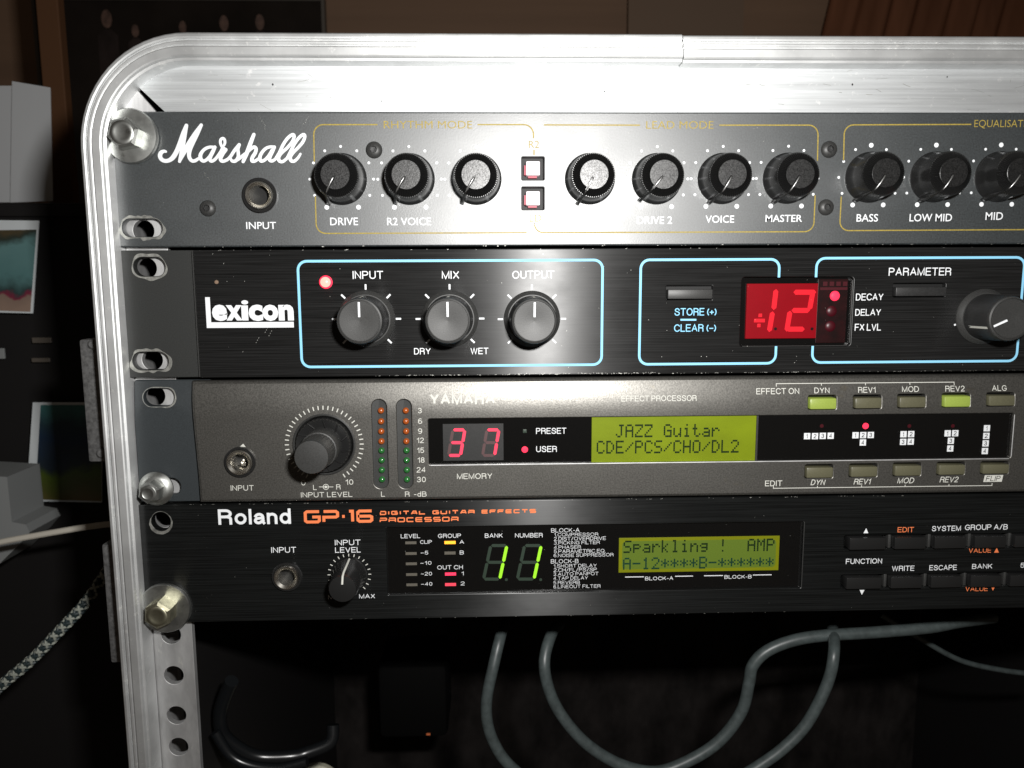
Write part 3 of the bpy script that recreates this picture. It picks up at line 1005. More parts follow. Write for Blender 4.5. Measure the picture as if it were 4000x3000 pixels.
g.ribbon(path_round([XZ(1228, 632), XZ(1225, 487), XZ(1475, 487)], 3.2), LW, -INK)
g.ribbon(path_round([XZ(1865, 487), XZ(2084, 487), XZ(2084, 540)], 3.2), LW, -INK)
g.ribbon(q((2086, 585), (2086, 606)), LW, -INK)
g.ribbon(q((2125, 488), (2500, 489)), LW, -INK)
g.ribbon(path_round([XZ(2810, 489), XZ(3196, 489), XZ(3193, 628)], 3.2), LW, -INK)
g.ribbon(path_round([XZ(3184, 763), XZ(3178, 905), XZ(2087, 909), XZ(2087, 872)], 3.2), LW, -INK)
g.ribbon(path_round([XZ(1232, 765), XZ(1236, 912), XZ(2058, 909)], 3.2), LW, -INK)
g.ribbon(path_round([XZ(3295, 628), XZ(3298, 488), XZ(3794, 486)], 3.2), LW, -INK)
g.ribbon(path_round([XZ(3286, 768), XZ(3279, 901), XZ(4180, 896)], 3.2), LW, -INK)
g.part('gold_border', amp, 'gold')
for a in [(812, 814, 32), (1461, 586, 33), (3238, 584, 32), (3226, 810, 31)]:
    dome_screw(amp, a[0], a[1], 0, a[2])
jack(amp, 1016, 764, 0, 68, 55, 38)
for c in (b1, b2):
    o = G().box(c[0] - 2.35, c[0] + 2.35, -.6, 6, c[1] - 2.35, c[1] + 2.35, .35).part('push_button', amp, 'glare_white', True)
    G().box(c[0] - 2.9, c[0] - 2.45, 1.2, 6, c[1] - 2, c[1] + 1.2).box(c[0] - 1.6, c[0] + 1.4, 1.2, 6, c[1] - 2.95, c[1] - 2.5).part('red_glow', o, 'red_side')
    G().box(c[0] - 3.6, c[0] + 3.6, 6.1, 7, c[1] - 3.6, c[1] + 3.6).part('button_well', amp, 'well')
# paint chips and scratches on the panel
g = G()
rn = random.Random(4)
for (x, y_, dx, dy, n) in [(1012, 450, 26, 52, 13), (1205, 455, -16, 28, 6), (795, 675, 24, 26, 4), (850, 470, 5, 4, 1), (1260, 440, 20, 3, 2), (3170, 540, 4, 20, 2), (3853, 437, 6, 3, 1)]:
    for i in range(n):
        t = i / max(1, n - 1)
        a, b_ = XZ(x + dx * t + rn.uniform(-4, 4), y_ + dy * t)
        l = rn.uniform(.12, .45)
        an = math.atan2(-dy, dx) + rn.uniform(-.5, .5)
        g.ribbon([(a, b_), (a + l * math.cos(an), b_ + l * math.sin(an))], rn.uniform(.05, .14), -.03)
g.part('paint_scratches', amp, 'bare', kind='stuff')

# ------------------------------------------------------------------ unit 2: reverb with the red display
rev = thing('reverb_unit', 'black brushed reverb unit second from the top, with a red numeric display and blue outlines', 'reverb unit', (40, 20, -22))
ZT, ZB = -.45, -43.95
YF = -2.2
s2, s3 = slot_px(583, 1042, 125, 74), slot_px(588, 1410, 140, 70)
xl = XZ(772, 1200, -1)[0]
plate('rack_ear', rev, rrect(-126.9, xl + 3, ZB, ZT, .8, 4), [s2, s3], 0, 3, 'ear', .25)
worn_ring(rev, s2, 1.6, 8, 0)
worn_ring(rev, s3, 1.6, 12, 0)
dx0, dx1 = XZ(2893, 1217, YF)[0], XZ(3328, 1217, YF)[0]
dz1, dz0 = XZ(3110, 1081, YF)[1], XZ(3110, 1354, YF)[1]
keys2 = []
for (x0, x1, y0, y1) in ((2601, 2785, 1115, 1172), (3486, 3695, 1106, 1161)):
    a, b_ = XZ(x0, y1, YF), XZ(x1, y0, YF)
    keys2.append((a[0], b_[0], a[1], b_[1]))
plate('front_panel', rev, rrect(xl, 332, ZB + .1, ZT - .1, .25, 3), [rrect(dx0, dx1, dz0, dz1, 1.2, 4)] + [rrect(k[0], k[1], k[2], k[3], .5, 3) for k in keys2], YF, -.02, 'black', .3)
G().box(-108, 325, 3.05, 215, -42.5, -2.2).part('chassis', rev, 'chassis')
G().box(xl - .9, xl - .25, -1.2, -.02, ZB + .2, ZT - .2, .1).part('edge_strip', rev, 'plastic_g')
chips(rev, ZB + .30, -40, 190, YF, 190, 6, .2)
chips(rev, ZB + .55, 5, 60, YF, 60, 61, .2)
chips(rev, ZT - .15, -98, 190, YF, 26, 9, .2)
yI = YF - INK
# blue outlines
g = G()
LB_ = .85
R_ = 3.0


def rect_path(x0, x1, y0, y1, y=yI):
    return [XZ(x0, y0, y), XZ(x1, y0, y), XZ(x1, y1, y), XZ(x0, y1, y)]


bx = XZ(1171, 1225, yI)[0], XZ(2352, 1225, yI)[0]
bz = XZ(1760, 1429, yI)[1], XZ(1760, 1018, yI)[1]
g.ribbon(rrect(bx[0], bx[1], bz[0], bz[1], R_), LB_, yI, closed=True)
for (xa, xb, side) in ((2500, 3037, 1), (3181, 3986, -1)):
    A, B = XZ(xa, 1220, yI)[0], XZ(xb, 1220, yI)[0]
    mid = (xa + xb) / 2
    zt, zb = XZ(mid, 1014 if side > 0 else 1007, yI)[1], XZ(mid, 1421 if side > 0 else 1413, yI)[1]
    if side > 0:
        pth = path_round([(B, dz1 - .2), (B, zt), (A, zt), (A, zb), (B, zb), (B, dz0 + .2)], R_)
    else:
        pth = path_round([(A, dz1 - .2), (A, zt), (B, zt), (B, zb), (A, zb), (A, dz0 + .2)], R_)
    g.ribbon(pth, LB_, yI)
g.part('blue_outline', rev, 'blue')
# logo
g = G()
lx0, lz1 = XZ(801, 1161, yI)
lx1, lz0 = XZ(1148, 1279, yI)
lt = XZ(825, 1259, yI)
g.poly([(lx0, lz0), (lx0, lz1), (lt[0], lz1), (lt[0], lz0)], yI).poly([(lt[0], lz0), (lt[0], lt[1]), (lx1, lt[1]), (lx1, lz0)], yI)
g.part('logo_bar', rev, 'white')
for s_, x0, x1, y0, y1 in (('e', 828, 888, 1190, 1254), ('x', 883, 946, 1192, 1252), ('c', 971, 1027, 1190, 1254), ('o', 1025, 1087, 1190, 1254), ('n', 1088, 1147, 1190, 1252)):
    text(s_, rev, (x0 + x1) / 2, (y0 + y1) / 2, x1 - x0, y1 - y0, 'white', yI - .02, name='logo_letter', bold=.05)
g = G()
a, b_ = XZ(945, 1252, yI), XZ(968, 1193, yI)
g.poly([(a[0], a[1]), (a[0], b_[1]), (b_[0], b_[1]), (b_[0], a[1])], yI - .02)
c = XZ(956, 1181, yI)
g.poly([(c[0] + 1.15 * math.cos(t * .3), c[1] + .72 * math.sin(t * .3)) for t in range(21)], yI - .02)
g.part('logo_letter', rev, 'white')
for s_, x, y_, w_, h_, ma in [('INPUT', 1437, 1074, 119, 31, 'white'), ('MIX', 1760, 1074, 68, 31, 'white'), ('OUTPUT', 2083, 1073, 164, 31, 'white'), ('DRY', 1650, 1372, 65, 25, 'white'), ('WET', 1873, 1371, 70, 25, 'white'),
                          ('STORE (+)', 2717, 1218, 164, 29, 'blue'), ('CLEAR (\u2013)', 2715, 1281, 164, 29, 'blue'), ('DECAY', 3397, 1160, 107, 27, 'white'), ('DELAY', 3391, 1220, 100, 26, 'white'), ('FX LVL', 3390, 1278, 102, 27, 'white'), ('PARAMETER', 3594, 1061, 244, 31, 'white')]:
    sans(s_, rev, x, y_, w_, h_, ma, yI)
g = G()
g.ribbon([XZ(2658, 1249, yI), XZ(2720, 1249, yI)], .62, yI)
g.part('dash_mark', rev, 'blue')
c = XZ(1273, 1102, YF)
o = G().lathe([(2.25, 0), (2.2, .4), (1.75, .7)], c, 24, YF, cap=False).part('led_lamp', rev, 'led_red', True)
G().lathe([(1.8, .5), (1.5, 1.1), (.8, 1.5), (.2, 1.6)], c, 24, YF).part('led_core', o, 'led_hot', True)
c = XZ(846, 1102, YF)
G().lathe([(.7, 0), (.6, .3), (.2, .4)], c, 16, YF).part('indicator_dot', rev, 'tan', True)
for (x, y_, n) in ((873, 1031, 1), (1050, 1313, 3), (1035, 1300, 3), (1000, 1340, 3), (948, 1376, 1), (830, 994, 1), (2212, 1294, 1)):
    g = G()
    for i in range(n):
        a, b_ = XZ(x + i * 5, y_ - i * 9, YF)
        g.ribbon([(a, b_), (a + .18, b_ + .35)], .16, YF - .03)
    g.part('paint_chip', rev, 'bare')

def dust(parent, x0, x1, z0, z1, y, n, seed, ma='ivory', size=.11):
    rn = random.Random(seed)
    g = G()
    for _ in range(n):
        c_, r_ = (rn.uniform(x0, x1), rn.uniform(z0, z1)), size * rn.uniform(.4, 1.3)
        g.poly([(c_[0] + r_ * math.cos(t * 1.25) * rn.uniform(.6, 1.3), c_[1] + r_ * math.sin(t * 1.25)) for t in range(5)], y - rn.uniform(.02, .05))
    g.part('dust_specks', parent, ma, kind='stuff')


dust(rev, -98, 186, ZB + 1.5, ZT - 1.5, YF, 70, 40, 'bare')
dust(amp, -120, 190, 2, 43, 0, 90, 41, 'bare', .09)
# knobs of the reverb, shared by the four of them
g = G().lathe([(9.7, 0), (9.7, .5), (9.45, .85), (8.35, 1.9), (8.05, 1.9)], (0, 0), 64, 0, cap=False)
ME_FL = mesh('knob', g.V, g.F, 'plastic_g', True, 30)
g = G().lathe([(8.05, 1.9), (7.85, 6), (7.55, 13.6), (7.35, 14.1)], (0, 0), 64, 0, cap=False)
ME_BD = mesh('knob_body', g.V, g.F, 'plastic_s', True, 30)
g = G().lathe([(7.4, 14.0), (7.25, 14.6), (6.75, 14.8), (6.6, 14.45), (6.45, 14.45), (6.4, 14.75), (3, 14.55), (.05, 14.3)], (0, 0), 64, 0)
ME_CP = mesh('knob_cap', g.V, g.F, 'plastic_g', True, 30)
g = G().box(1.3, 6.15, -14.92, -14.3, -.34, .34, .05)
ME_IN = mesh('white_pointer', g.V, g.F, 'white')
g = G()
g.add([(7.93, -4, -.4), (7.60, -13.6, -.4), (7.60, -13.6, .4), (7.93, -4, .4)], [(0, 1, 2, 3)])
ME_I2 = mesh('side_line', g.V, g.F, 'ivory')
for px, py, ang, base in ((1432, 1246, 90, 90), (1758, 1245, 90, 90), (2078, 1246, 89, 90), (3838, 1237, 204, 90)):
    c = P(px, py, YF)
    c.y -= .02
    k = link('knob', ME_FL, rev, c, roty=-rad(ang))
    for nm, me in (('knob_body', ME_BD), ('knob_cap', ME_CP), ('pointer', ME_IN), ('side_line', ME_I2)):
        link(nm, me, k, c)
    if px < 3000:
        g = G()
        for t in range(7):
            a = rad(-45 + 45 * t)
            g.ribbon([(c.x + 10.0 * math.cos(a), c.z + 10.0 * math.sin(a)), (c.x + 11.8 * math.cos(a), c.z + 11.8 * math.sin(a))], .6, yI)
        g.part('scale_ticks', rev, 'white')
    else:
        g = G()
        a = rad(196)
        g.ribbon([(c.x + 9.75 * math.cos(a), c.z + 9.75 * math.sin(a)), (c.x + 10.4 * math.cos(a), c.z + 10.4 * math.sin(a))], .6, yI)
        g.part('scale_ticks', rev, 'white')
for i, k in enumerate(keys2):
    G().box(k[0] + .5, k[1] - .25, YF - (.9 if i == 0 else 1.2), YF + 3, k[2] + .35, k[3] - 1.3, .3).part('push_button', rev, 'plastic_g' if i == 0 else 'plastic_s', True)
    G().box(k[0] - .6, k[1] + .6, YF + 2.2, YF + 2.5, k[2] - .6, k[3] + .6).part('button_well', rev, 'well')
# display
disp = G().box(dx0 - .4, dx1 + .4, YF + 2.21, YF + 2.6, dz0 - .4, dz1 + .4).part('numeric_display', rev, 'smoke')
yD = YF + 1.2
a, b_ = XZ(2912, 1323, yD), XZ(3197, 1107, yD)
G().box(a[0], b_[0], yD, YF + 2.2, a[1], b_[1], .1).part('red_face', disp, 'lexred')
c0 = b_[0]
a2, b2_ = XZ(3200, 1340, yD), XZ(3316, 1090, yD)
G().box(c0 + .1, b2_[0], yD + .4, YF + 2.2, a2[1], b2_[1], .1).part('dark_face', disp, 'lexdark')
D3 = lambda x, y: XZ(2400 + x * .4973, 940 + y * .4973, yD)


def seg(par, pts, ma, yy):
    G().poly([p for p in pts], yy).part('segment', par, ma)


def bar(p, q_, w_):
    """lozenge-ended display segment between two points (mm)"""
    a, b = Vector(p), Vector(q_)
    d = (b - a).normalized()
    nrm = Vector((-d.y, d.x)) * w_ / 2
    e = d * w_ * .45
    return [tuple(a), tuple(a + e + nrm), tuple(b - e + nrm), tuple(b), tuple(b - e - nrm), tuple(a + e - nrm)]


for p, q_ in (((1270, 380), (1250, 545)), ((1243, 555), (1215, 718)), ((1405, 405), (1585, 405)), ((1560, 395), (1532, 545)), ((1390, 548), (1535, 548)), ((1380, 550), (1352, 715)), ((1350, 695), (1495, 695))):
    seg(disp, bar(D3(*p), D3(*q_), 1.75), 'seg_lex', yD - .05 - random.random() * .05)
g = G()
for (x0, y0, x1, y1) in ((1095, 613, 1182, 642), (1130, 573, 1160, 600), (1120, 652, 1148, 680)):
    a, b_ = D3(x0, y1), D3(x1, y0)
    g.poly([(a[0], a[1]), (a[0] + .1, b_[1]), (b_[0], b_[1]), (b_[0], a[1])], yD - .05)
g.part('segment', disp, 'seg_lex')
for x, y_, ma in ((1265, 693, 'lexdark'), (1552, 693, 'lexdark')):
    G().dot(D3(x, y_), .55, yD - .06).part('decimal_point', disp, ma)
for x, y_, r_, ma in ((3263, 1156, 1.75, 'led_red'), (3250, 1216, 1.9, 'led_dim'), (3245, 1275, 1.9, 'led_dim')):
    G().lathe([(r_, 0), (r_ * .8, .4), (r_ * .3, .6)], XZ(x, y_, yD), 20, yD + .38).part('led_lamp', disp, ma, True)
g = G()
for i in range(4):
    a, b_ = XZ(3216 + i * 26, 1117, yD), XZ(3234 + i * 26, 1100, yD)
    g.poly([(a[0], a[1]), (a[0], b_[1]), (b_[0], b_[1]), (b_[0], a[1])], yD + .3)
a, b_ = XZ(3205, 1133, yD), XZ(3312, 1122, yD)
g.poly([(a[0], a[1]), (a[0], b_[1]), (b_[0], b_[1]), (b_[0], a[1])], yD + .3)
g.part('circuit_pins', disp, 'led_dim')
G().box(dx0 + .3, dx1 - .3, YF + .25, YF + .45, dz0 + .3, dz1 - .3).part('window_pane', disp, 'glass')
g = G()
g.box(dx1 - .45, dx1 - .12, YF - .15, YF + 1, dz0 + 1.2, dz1 - 1.2, .1).box(dx0 + 1, dx1 - 1, YF - .05, YF + 1, dz0 + .1, dz0 + .35, .1)
g.part('window_lip', disp, 'plastic_g')

# ------------------------------------------------------------------ unit 3: warm grey multi-effect processor
fx = thing('multi_effect_processor', 'warm grey effect processor third from the top, with red 37 and a green text display', 'effects processor', (40, 20, -67))
BENT.append(fx)
ZT, ZB = -45.0, -88.3
s4, s5 = slot_px(618, 1553, 122, 68), slot_px(647, 1901, 118, 66)
ye = 0
xe = XZ(752, 1700, -2)[0]
plate('rack_ear', fx, rrect(XZ(522, 1600)[0], xe + 6, ZB, ZT, .8, 4), [s4, s5], 0, 3, 'ear_y', .3)
worn_ring(fx, s4, .35, 21, 0)
YF = -2.6
yI = YF - INK
wx0, wx1 = XZ(1674, 1730, YF)[0], XZ(3955, 1700, YF)[0]
wz1 = (XZ(1800, 1640, YF)[1] + XZ(3800, 1610, YF)[1]) / 2
wz0 = (XZ(1800, 1822, YF)[1] + XZ(3800, 1785, YF)[1]) / 2


def meter_hole(x, y0, y1):
    a, b_ = XZ(x, y1, YF), XZ(x, y0, YF)
    return rrect(a[0] - 2.6, a[0] + 2.6, a[1], b_[1], 2.55, 8)


mh = [meter_hole(1489, 1561, 1908), meter_hole(1585, 1561, 1908)]
tops = [3213, 3389, 3562, 3736, 3910]
ty = [(1551, 1598), (1549, 1595), (1546, 1592), (1543, 1589), (1540, 1585)]
bots = [3199, 3372, 3543, 3714, 3885]
by = [(1820, 1866), (1817, 1862), (1813, 1858), (1810, 1854), (1808, 1850)]
keys3 = []
for xx, yy, on in [(tops[i], ty[i], i in (0, 3)) for i in range(5)] + [(bots[i], by[i], False) for i in range(5)]:
    a, b_ = XZ(xx - 53, yy[1], YF), XZ(xx + 53, yy[0], YF)
    keys3.append((a[0], b_[0], a[1], b_[1], on))
jc = XZ(939, 1804, YF)
kc = XZ(1267, 1736, YF)
outer = [(xe + .5 + 1.2 * math.sin(math.pi * t / 10), ZB + .2 + (ZT - ZB - .4) * t / 10) for t in range(11)]
outer = [(xe + .3 + 1.0 * math.cos(t / 10 * math.pi / 2) ** 2, ZB + .2 + (ZT - ZB - .4) * t / 10) for t in range(11)]
outer = [(332, ZB + .2)] + outer + [(332, ZT - .2)]
plate('front_bezel', fx, outer, [rrect(wx0, wx1, wz0, wz1, .7, 3)] + mh + [rrect(k[0] - .3, k[1] + .3, k[2] - .3, k[3] + .6, .7, 3) for k in keys3] + [circ(jc, 3.4), circ(kc, 10.2, 48)], YF, -.02, 'grey', 1.1)
G().box(-108, 325, 3.05, 230, -87, -46.5).part('chassis', fx, 'chassis')
jack(fx, 939, 1804, YF, 61, 51, 34)
g = G()
g.poly([XZ(938, 1744, YF), XZ(950, 1733, YF), XZ(960, 1746, YF)], YF - .03)
g.part('paint_chip', fx, 'ivory')
for s_, x, y_, w_, h_ in [('INPUT', 946, 1906, 90, 21), ('0', 1185, 1886, 17, 20), ('10', 1365, 1883, 30, 21), ('L', 1230, 1904, 14, 20), ('R', 1322, 1902, 17, 20), ('INPUT LEVEL', 1276, 1932, 201, 20),
                      ('3', 1640, 1604, 15, 21), ('6', 1641, 1645, 16, 21), ('9', 1641, 1684, 16, 21), ('12', 1642, 1720, 27, 21), ('15', 1643, 1759, 27, 21), ('18', 1645, 1797, 27, 21), ('24', 1645, 1835, 35, 21), ('30', 1646, 1873, 35, 21),
                      ('L', 1496, 1930, 15, 20), ('R', 1591, 1930, 18, 20), ('-dB', 1642, 1930, 49, 20), ('MEMORY', 1854, 1860, 138, 22),
                      ('EFFECT ON', 3041, 1529, 168, 23), ('DYN', 3214, 1526, 59, 22), ('REV1', 3390, 1524, 68, 22), ('MOD', 3561, 1521, 66, 22), ('REV2', 3735, 1519, 75, 22), ('ALG', 3909, 1517, 57, 22), ('EDIT', 3022, 1888, 67, 22)]:
    sans(s_, fx, x, y_, w_, h_, 'ivory', yI)
sans('YAMAHA', fx, 1678, 1560, 256, 42, 'ivory', yI, align='L', name='logo_lettering', weight=.2)
sans('EFFECT PROCESSOR', fx, 2428, 1558, 295, 22, 'ivory', yI, align='L')
for s_, x, y_, w_ in (('DYN', 3196, 1884, 59), ('REV1', 3369, 1881, 69), ('MOD', 3539, 1877, 69), ('REV2', 3708, 1873, 75)):
    sans(s_, fx, x, y_, w_, 22, 'ivory', yI, shear=.22)
g = G()
c = XZ(3880, 1869, yI)
g.poly([(c[0] - 3.6, c[1] - 1.25), (c[0] - 3.2, c[1] + 1.25), (c[0] + 3.6, c[1] + 1.25), (c[0] + 3.2, c[1] - 1.25)], yI)
g.part('flip_label', fx, 'ivory')
sans('FLIP', fx, 3880, 1869, 59, 20, 'ear', yI - .03, shear=.2)
g = G()
g.ribbon([XZ(1246, 1902, yI), XZ(1302, 1902, yI)], .22, yI)
g.ribbon(circ(XZ(1273, 1902, yI), .95, 20), .22, yI - .01, closed=True)
g.dot(XZ(1273, 1902, yI), .48, yI - .02)
g.part('stereo_symbol', fx, 'ivory')
g = G()
a, b_ = XZ(3037, 1504, yI), XZ(3735, 1492, yI)
zz = (a[1] + b_[1]) / 2 + .05
g.ribbon([(a[0], zz - 1.0), (a[0], zz), (b_[0], zz), (b_[0], zz - 1.0)], .24, yI)
for x in (3214, 3387, 3561):
    t = XZ(x, 1500, yI)[0]
    g.ribbon([(t, zz - .1), (t, zz - .8)], .24, yI - .01)
g.part('printed_bracket', fx, 'ivory')
g = G()
a, b_ = XZ(3021, 1911, yI), XZ(3875, 1893, yI)
zz = (a[1] + b_[1]) / 2
g.ribbon([(a[0], zz + .9), (a[0], zz), (b_[0], zz), (b_[0], zz + .9)], .24, yI)
for x in (3193, 3365, 3535, 3706):
    t = XZ(x, 1905, yI)[0]
    g.ribbon([(t, zz + .1), (t, zz + .7)], .24, yI - .01)
g.part('printed_bracket', fx, 'ivory')
# dual concentric level knob in its well
o = G().lathe([(10.9, 0), (10.9, .55), (10.5, .8), (10.15, .5), (10.1, -1.5)], kc, 64, YF, cap=False).part('level_knob', fx, 'plastic_g', True)
G().lathe([(10.08, -1.4), (9.8, -1.2), (9.6, 2.2), (9.2, 3.0), (7.0, 2.4), (6.6, 2.2)], kc, 72, YF, ribs=({2, 3}, .0, .18)).part('outer_knob', o, 'plastic', True)
g = G()
for i in range(11):
    a = rad(15 + i * 360 / 11)
    p0, p1 = (kc[0] + 6.7 * math.cos(a), kc[1] + 6.7 * math.sin(a)), (kc[0] + 9.1 * math.cos(a + .12), kc[1] + 9.1 * math.sin(a + .12))
    g.tube([(p0[0], YF - 2.6, p0[1]), (p1[0], YF - 3.1, p1[1])], .28, 6)
g.part('grip_ridges', o, 'plastic', True)
G().lathe([(6.4, 2.2), (6.3, 9.0), (6.1, 9.4), (5.8, 9.5), (5.75, 19.0), (5.4, 19.8), (3, 20.1), (.1, 20.15)], kc, 60, YF, ribs=({3, 4}, 0, .16)).part('inner_knob', o, 'plastic_g', True)
g = G()
for i in range(41):
    a = rad(240 - 7.5 * i)
    g.ribbon([(kc[0] + 12.3 * math.cos(a), kc[1] + 12.3 * math.sin(a)), (kc[0] + 13.7 * math.cos(a), kc[1] + 13.7 * math.sin(a))], .36, yI)
g.part('scale_ticks', fx, 'ivory')
# level meters
for mi, (hole, xa, xb) in enumerate(((mh[0], 1488, 1492), (mh[1], 1585, 1590))):
    cx = sum(p[0] for p in hole) / len(hole)
    zz0, zz1 = min(p[1] for p in hole), max(p[1] for p in hole)
    mt = G().slab(rrect(cx - 3, cx + 3, zz0 - .4, zz1 + .4, 2.9, 6), YF + 1.0, YF + 2.0).part('level_meter', fx, 'ear')
    for k, yy in enumerate((1604, 1646, 1685, 1724, 1760, 1798, 1836, 1873)):
        c = XZ(xa + (xb - xa) * k / 7, yy, YF + .6)
        G().lathe([(1.12, -.35), (1.12, .2), (.95, .6), (.6, .9), (.15, 1.02)], c, 18, YF + .7).part('led_lamp', mt, 'led_o' if k < 4 else 'led_g', True)
# display window
yD = YF + 1.1
win = G().box(wx0 - .3, wx1 + .3, yD + .02, yD + .5, wz0 - .3, wz1 + .3).part('display_window', fx, 'smoke')
G().box(wx0 + .5, wx1 - .5, YF - .04, YF + .5, wz0 - .35, wz0 + .02, .1).box(wx1 + .05, wx1 + .4, YF - .05, YF + .5, wz0 + .6, wz1 - .6, .1).part('window_lip', win, 'alu_old')
a, b_ = XZ(1732, 1800, yD), XZ(1966, 1654, yD)
G().poly([(a[0], a[1]), (a[0], b_[1]), (b_[0], b_[1]), (b_[0], a[1])], yD - .01).part('digit_panel', win, 'plastic_s')
SEG = {'3': 'abgcd', '7': 'abc', '1': 'bc'}


def digit(par, x0, x1, y0, y1, ch, on, off, w_, y, slant=.0):
    """seven-segment figure in the box (photo pixels); slant = how far the top leans right, in pixels"""
    s_ = slant
    pts = {'tl': (x0 + s_, y0), 'tr': (x1, y0), 'ml': (x0 + s_ / 2, (y0 + y1) / 2), 'mr': (x1 - s_ / 2, (y0 + y1) / 2), 'bl': (x0, y1), 'br': (x1 - s_, y1)}
    E_ = {'a': ('tl', 'tr'), 'b': ('tr', 'mr'), 'c': ('mr', 'br'), 'd': ('bl', 'br'), 'e': ('ml', 'bl'), 'f': ('tl', 'ml'), 'g': ('ml', 'mr')}
    for k, (p, q_) in E_.items():
        a, b = Vector(XZ(*pts[p], y)), Vector(XZ(*pts[q_], y))
        d = (b - a).normalized() * w_ * .10
        G().poly(bar(tuple(a + d), tuple(b - d), w_), y).part('segment', par, on if k in SEG[ch] else off)


digit(win, 1752, 1816, 1679, 1779, '3', 'seg_on', 'seg_off', 1.05, yD - .04, 17)
digit(win, 1885, 1949, 1679, 1779, '7', 'seg_on', 'seg_off', 1.05, yD - .04, 17)
sans('PRESET', win, 2153, 1683, 118, 23, 'white', yD - .03)
sans('USER', win, 2135, 1754, 81, 23, 'white', yD - .03)
G().lathe([(1.15, 0), (1.1, .1), (.3, .15)], XZ(2050, 1756, yD), 20, yD - .02).part('led_lamp', win, 'led_red')
G().lathe([(.9, 0), (.3, .06)], XZ(2050, 1684, yD), 4, yD - .02, ph=rad(45)).part('led_lamp', win, 'seg_goff')
G().lathe([(1.12, 0), (1.1, .1), (.3, .15)], XZ(3381, 1664, yD), 20, yD - .02).part('led_lamp', win, 'led_red')
for x in (3210, 3552, 3722):
    G().dot(XZ(x, 1664, yD), .7, yD - .02, 10).part('led_lamp', win, 'led_dim')
a, b_ = XZ(2310, 1808, yD), XZ(2954, 1634, yD)
lcd = G().box(a[0], b_[0], yD - .25, yD, wz0 + .05, wz1 - .15, .05).part('text_display', win, 'lcd')
G().box(b_[0] + .1, b_[0] + .8, yD - .3, yD, wz0 + .05, wz1 - .1, .1).part('display_edge', win, 'plastic_g')

FONT = {
    'J': '00111 00010 00010 00010 00010 10010 01100', 'A': '01110 10001 10001 11111 10001 10001 10001', 'Z': '11111 00001 00010 00100 01000 10000 11111',
    'G': '01110 10001 10000 10111 10001 10001 01111', 'u': '00000 00000 10001 10001 10001 10011 01101', 'i': '00100 00000 01100 00100 00100 00100 01110',
    't': '01000 01000 11100 01000 01000 01001 00110', 'a': '00000 00000 01110 00001 01111 10001 01111', 'r': '00000 00000 10110 11001 10000 10000 10000',
    'C': '01110 10001 10000 10000 10000 10001 01110', 'D': '11100 10010 10001 10001 10001 10010 11100', 'E': '11111 10000 10000 11110 10000 10000 11111',
    '/': '00000 00001 00010 00100 01000 10000 00000', 'P': '11110 10001 10001 11110 10000 10000 10000', 'S': '01111 10000 10000 01110 00001 00001 11110',
    'H': '10001 10001 10001 11111 10001 10001 10001', 'O': '01110 10001 10001 10001 10001 10001 01110', 'L': '10000 10000 10000 10000 10000 10000 11111',
    '2': '01110 10001 00001 00010 00100 01000 11111', '1': '00100 01100 00100 00100 00100 00100 01110', 'p': '00000 00000 11110 10001 11110 10000 10000',
    'k': '10000 10000 10010 10100 11000 10100 10010', 'l': '01100 00100 00100 00100 00100 00100 01110', 'n': '00000 00000 10110 11001 10001 10001 10001',
    'g': '00000 00000 01111 10001 01111 00001 01110', '!': '00100 00100 00100 00100 00000 00000 00100', 'M': '10001 11011 10101 10101 10001 10001 10001',
    '-': '00000 00000 00000 11111 00000 00000 00000', 'B': '11110 10001 10001 11110 10001 10001 11110', '*': '00000 00100 10101 01110 10101 00100 00000'}


def lcd_row(par, s_, x0, pitch, ytop, yslope, hpx, y, ma):
    """one object per character, built of raised dots"""
    for i, ch in enumerate(s_):
        if ch == ' ':
            continue
        xx, yy = x0 + pitch * i, ytop + yslope * i
        c = XZ(xx, yy, y)
        kx_, kz = scl(xx, yy, y)
        dx, dz = pitch * kx_ * .83 / 5, hpx * kz / 7
        g = G()
        for r_, row in enumerate(FONT[ch].split()):
            for q_, b in enumerate(row):
                if b == '1':
                    X0, Z0 = c[0] + q_ * dx, c[1] - r_ * dz
                    g.poly([(X0, Z0), (X0 + dx * .96, Z0), (X0 + dx * .96, Z0 - dz * .96), (X0, Z0 - dz * .96)], y)
        g.part('character', par, ma)


lcd_row(lcd, 'CDE/PCS/CHO/DL2', 2331, 37.5, 1722, -.28, 51, yD - .28, 'dots')
lcd_row(lcd, '  JAZZ Guitar', 2331, 37.5, 1659, -.28, 51, yD - .28, 'dots')
groups = [[(508, 530), (570, 530), (631, 528), (693, 527)], [(888, 523), (948, 522), (1008, 521), (946, 580)], [(1265, 515), (1325, 514), (1262, 575), (1322, 573)], [(1612, 508), (1671, 507), (1637, 567), (1632, 627)], [(1920, 468), (1915, 528), (1910, 587), (1904, 647)]]
for gr in groups:
    for n_, (x, y_) in enumerate(gr):
        px, py = 2900 + x * .4973, 1440 + y_ * .4973
        c = XZ(px, py, yD)
        sq = G().box(c[0] - 1.13, c[0] + 1.13, yD - .06, yD, c[1] - 1.13, c[1] + 1.13).part('number_square', win, 'white')
        sans(str(n_ + 1), sq, px, py, 5 if n_ == 0 else 11, 17, 'dark', yD - .08, name='numeral', weight=.15)
G().box(wx0 + .1, wx1 - .1, YF + .35, YF + .5, wz0 + .1, wz1 - .1).part('window_pane', win, 'glass')
for k in keys3:
    G().box(k[0], k[1], YF - 1.0, YF + 3, k[2], k[3] - .3, .55).part('push_button', fx, 'key_on' if k[4] else 'key', True, **(dict(label='lit green push button') if k[4] else {}))
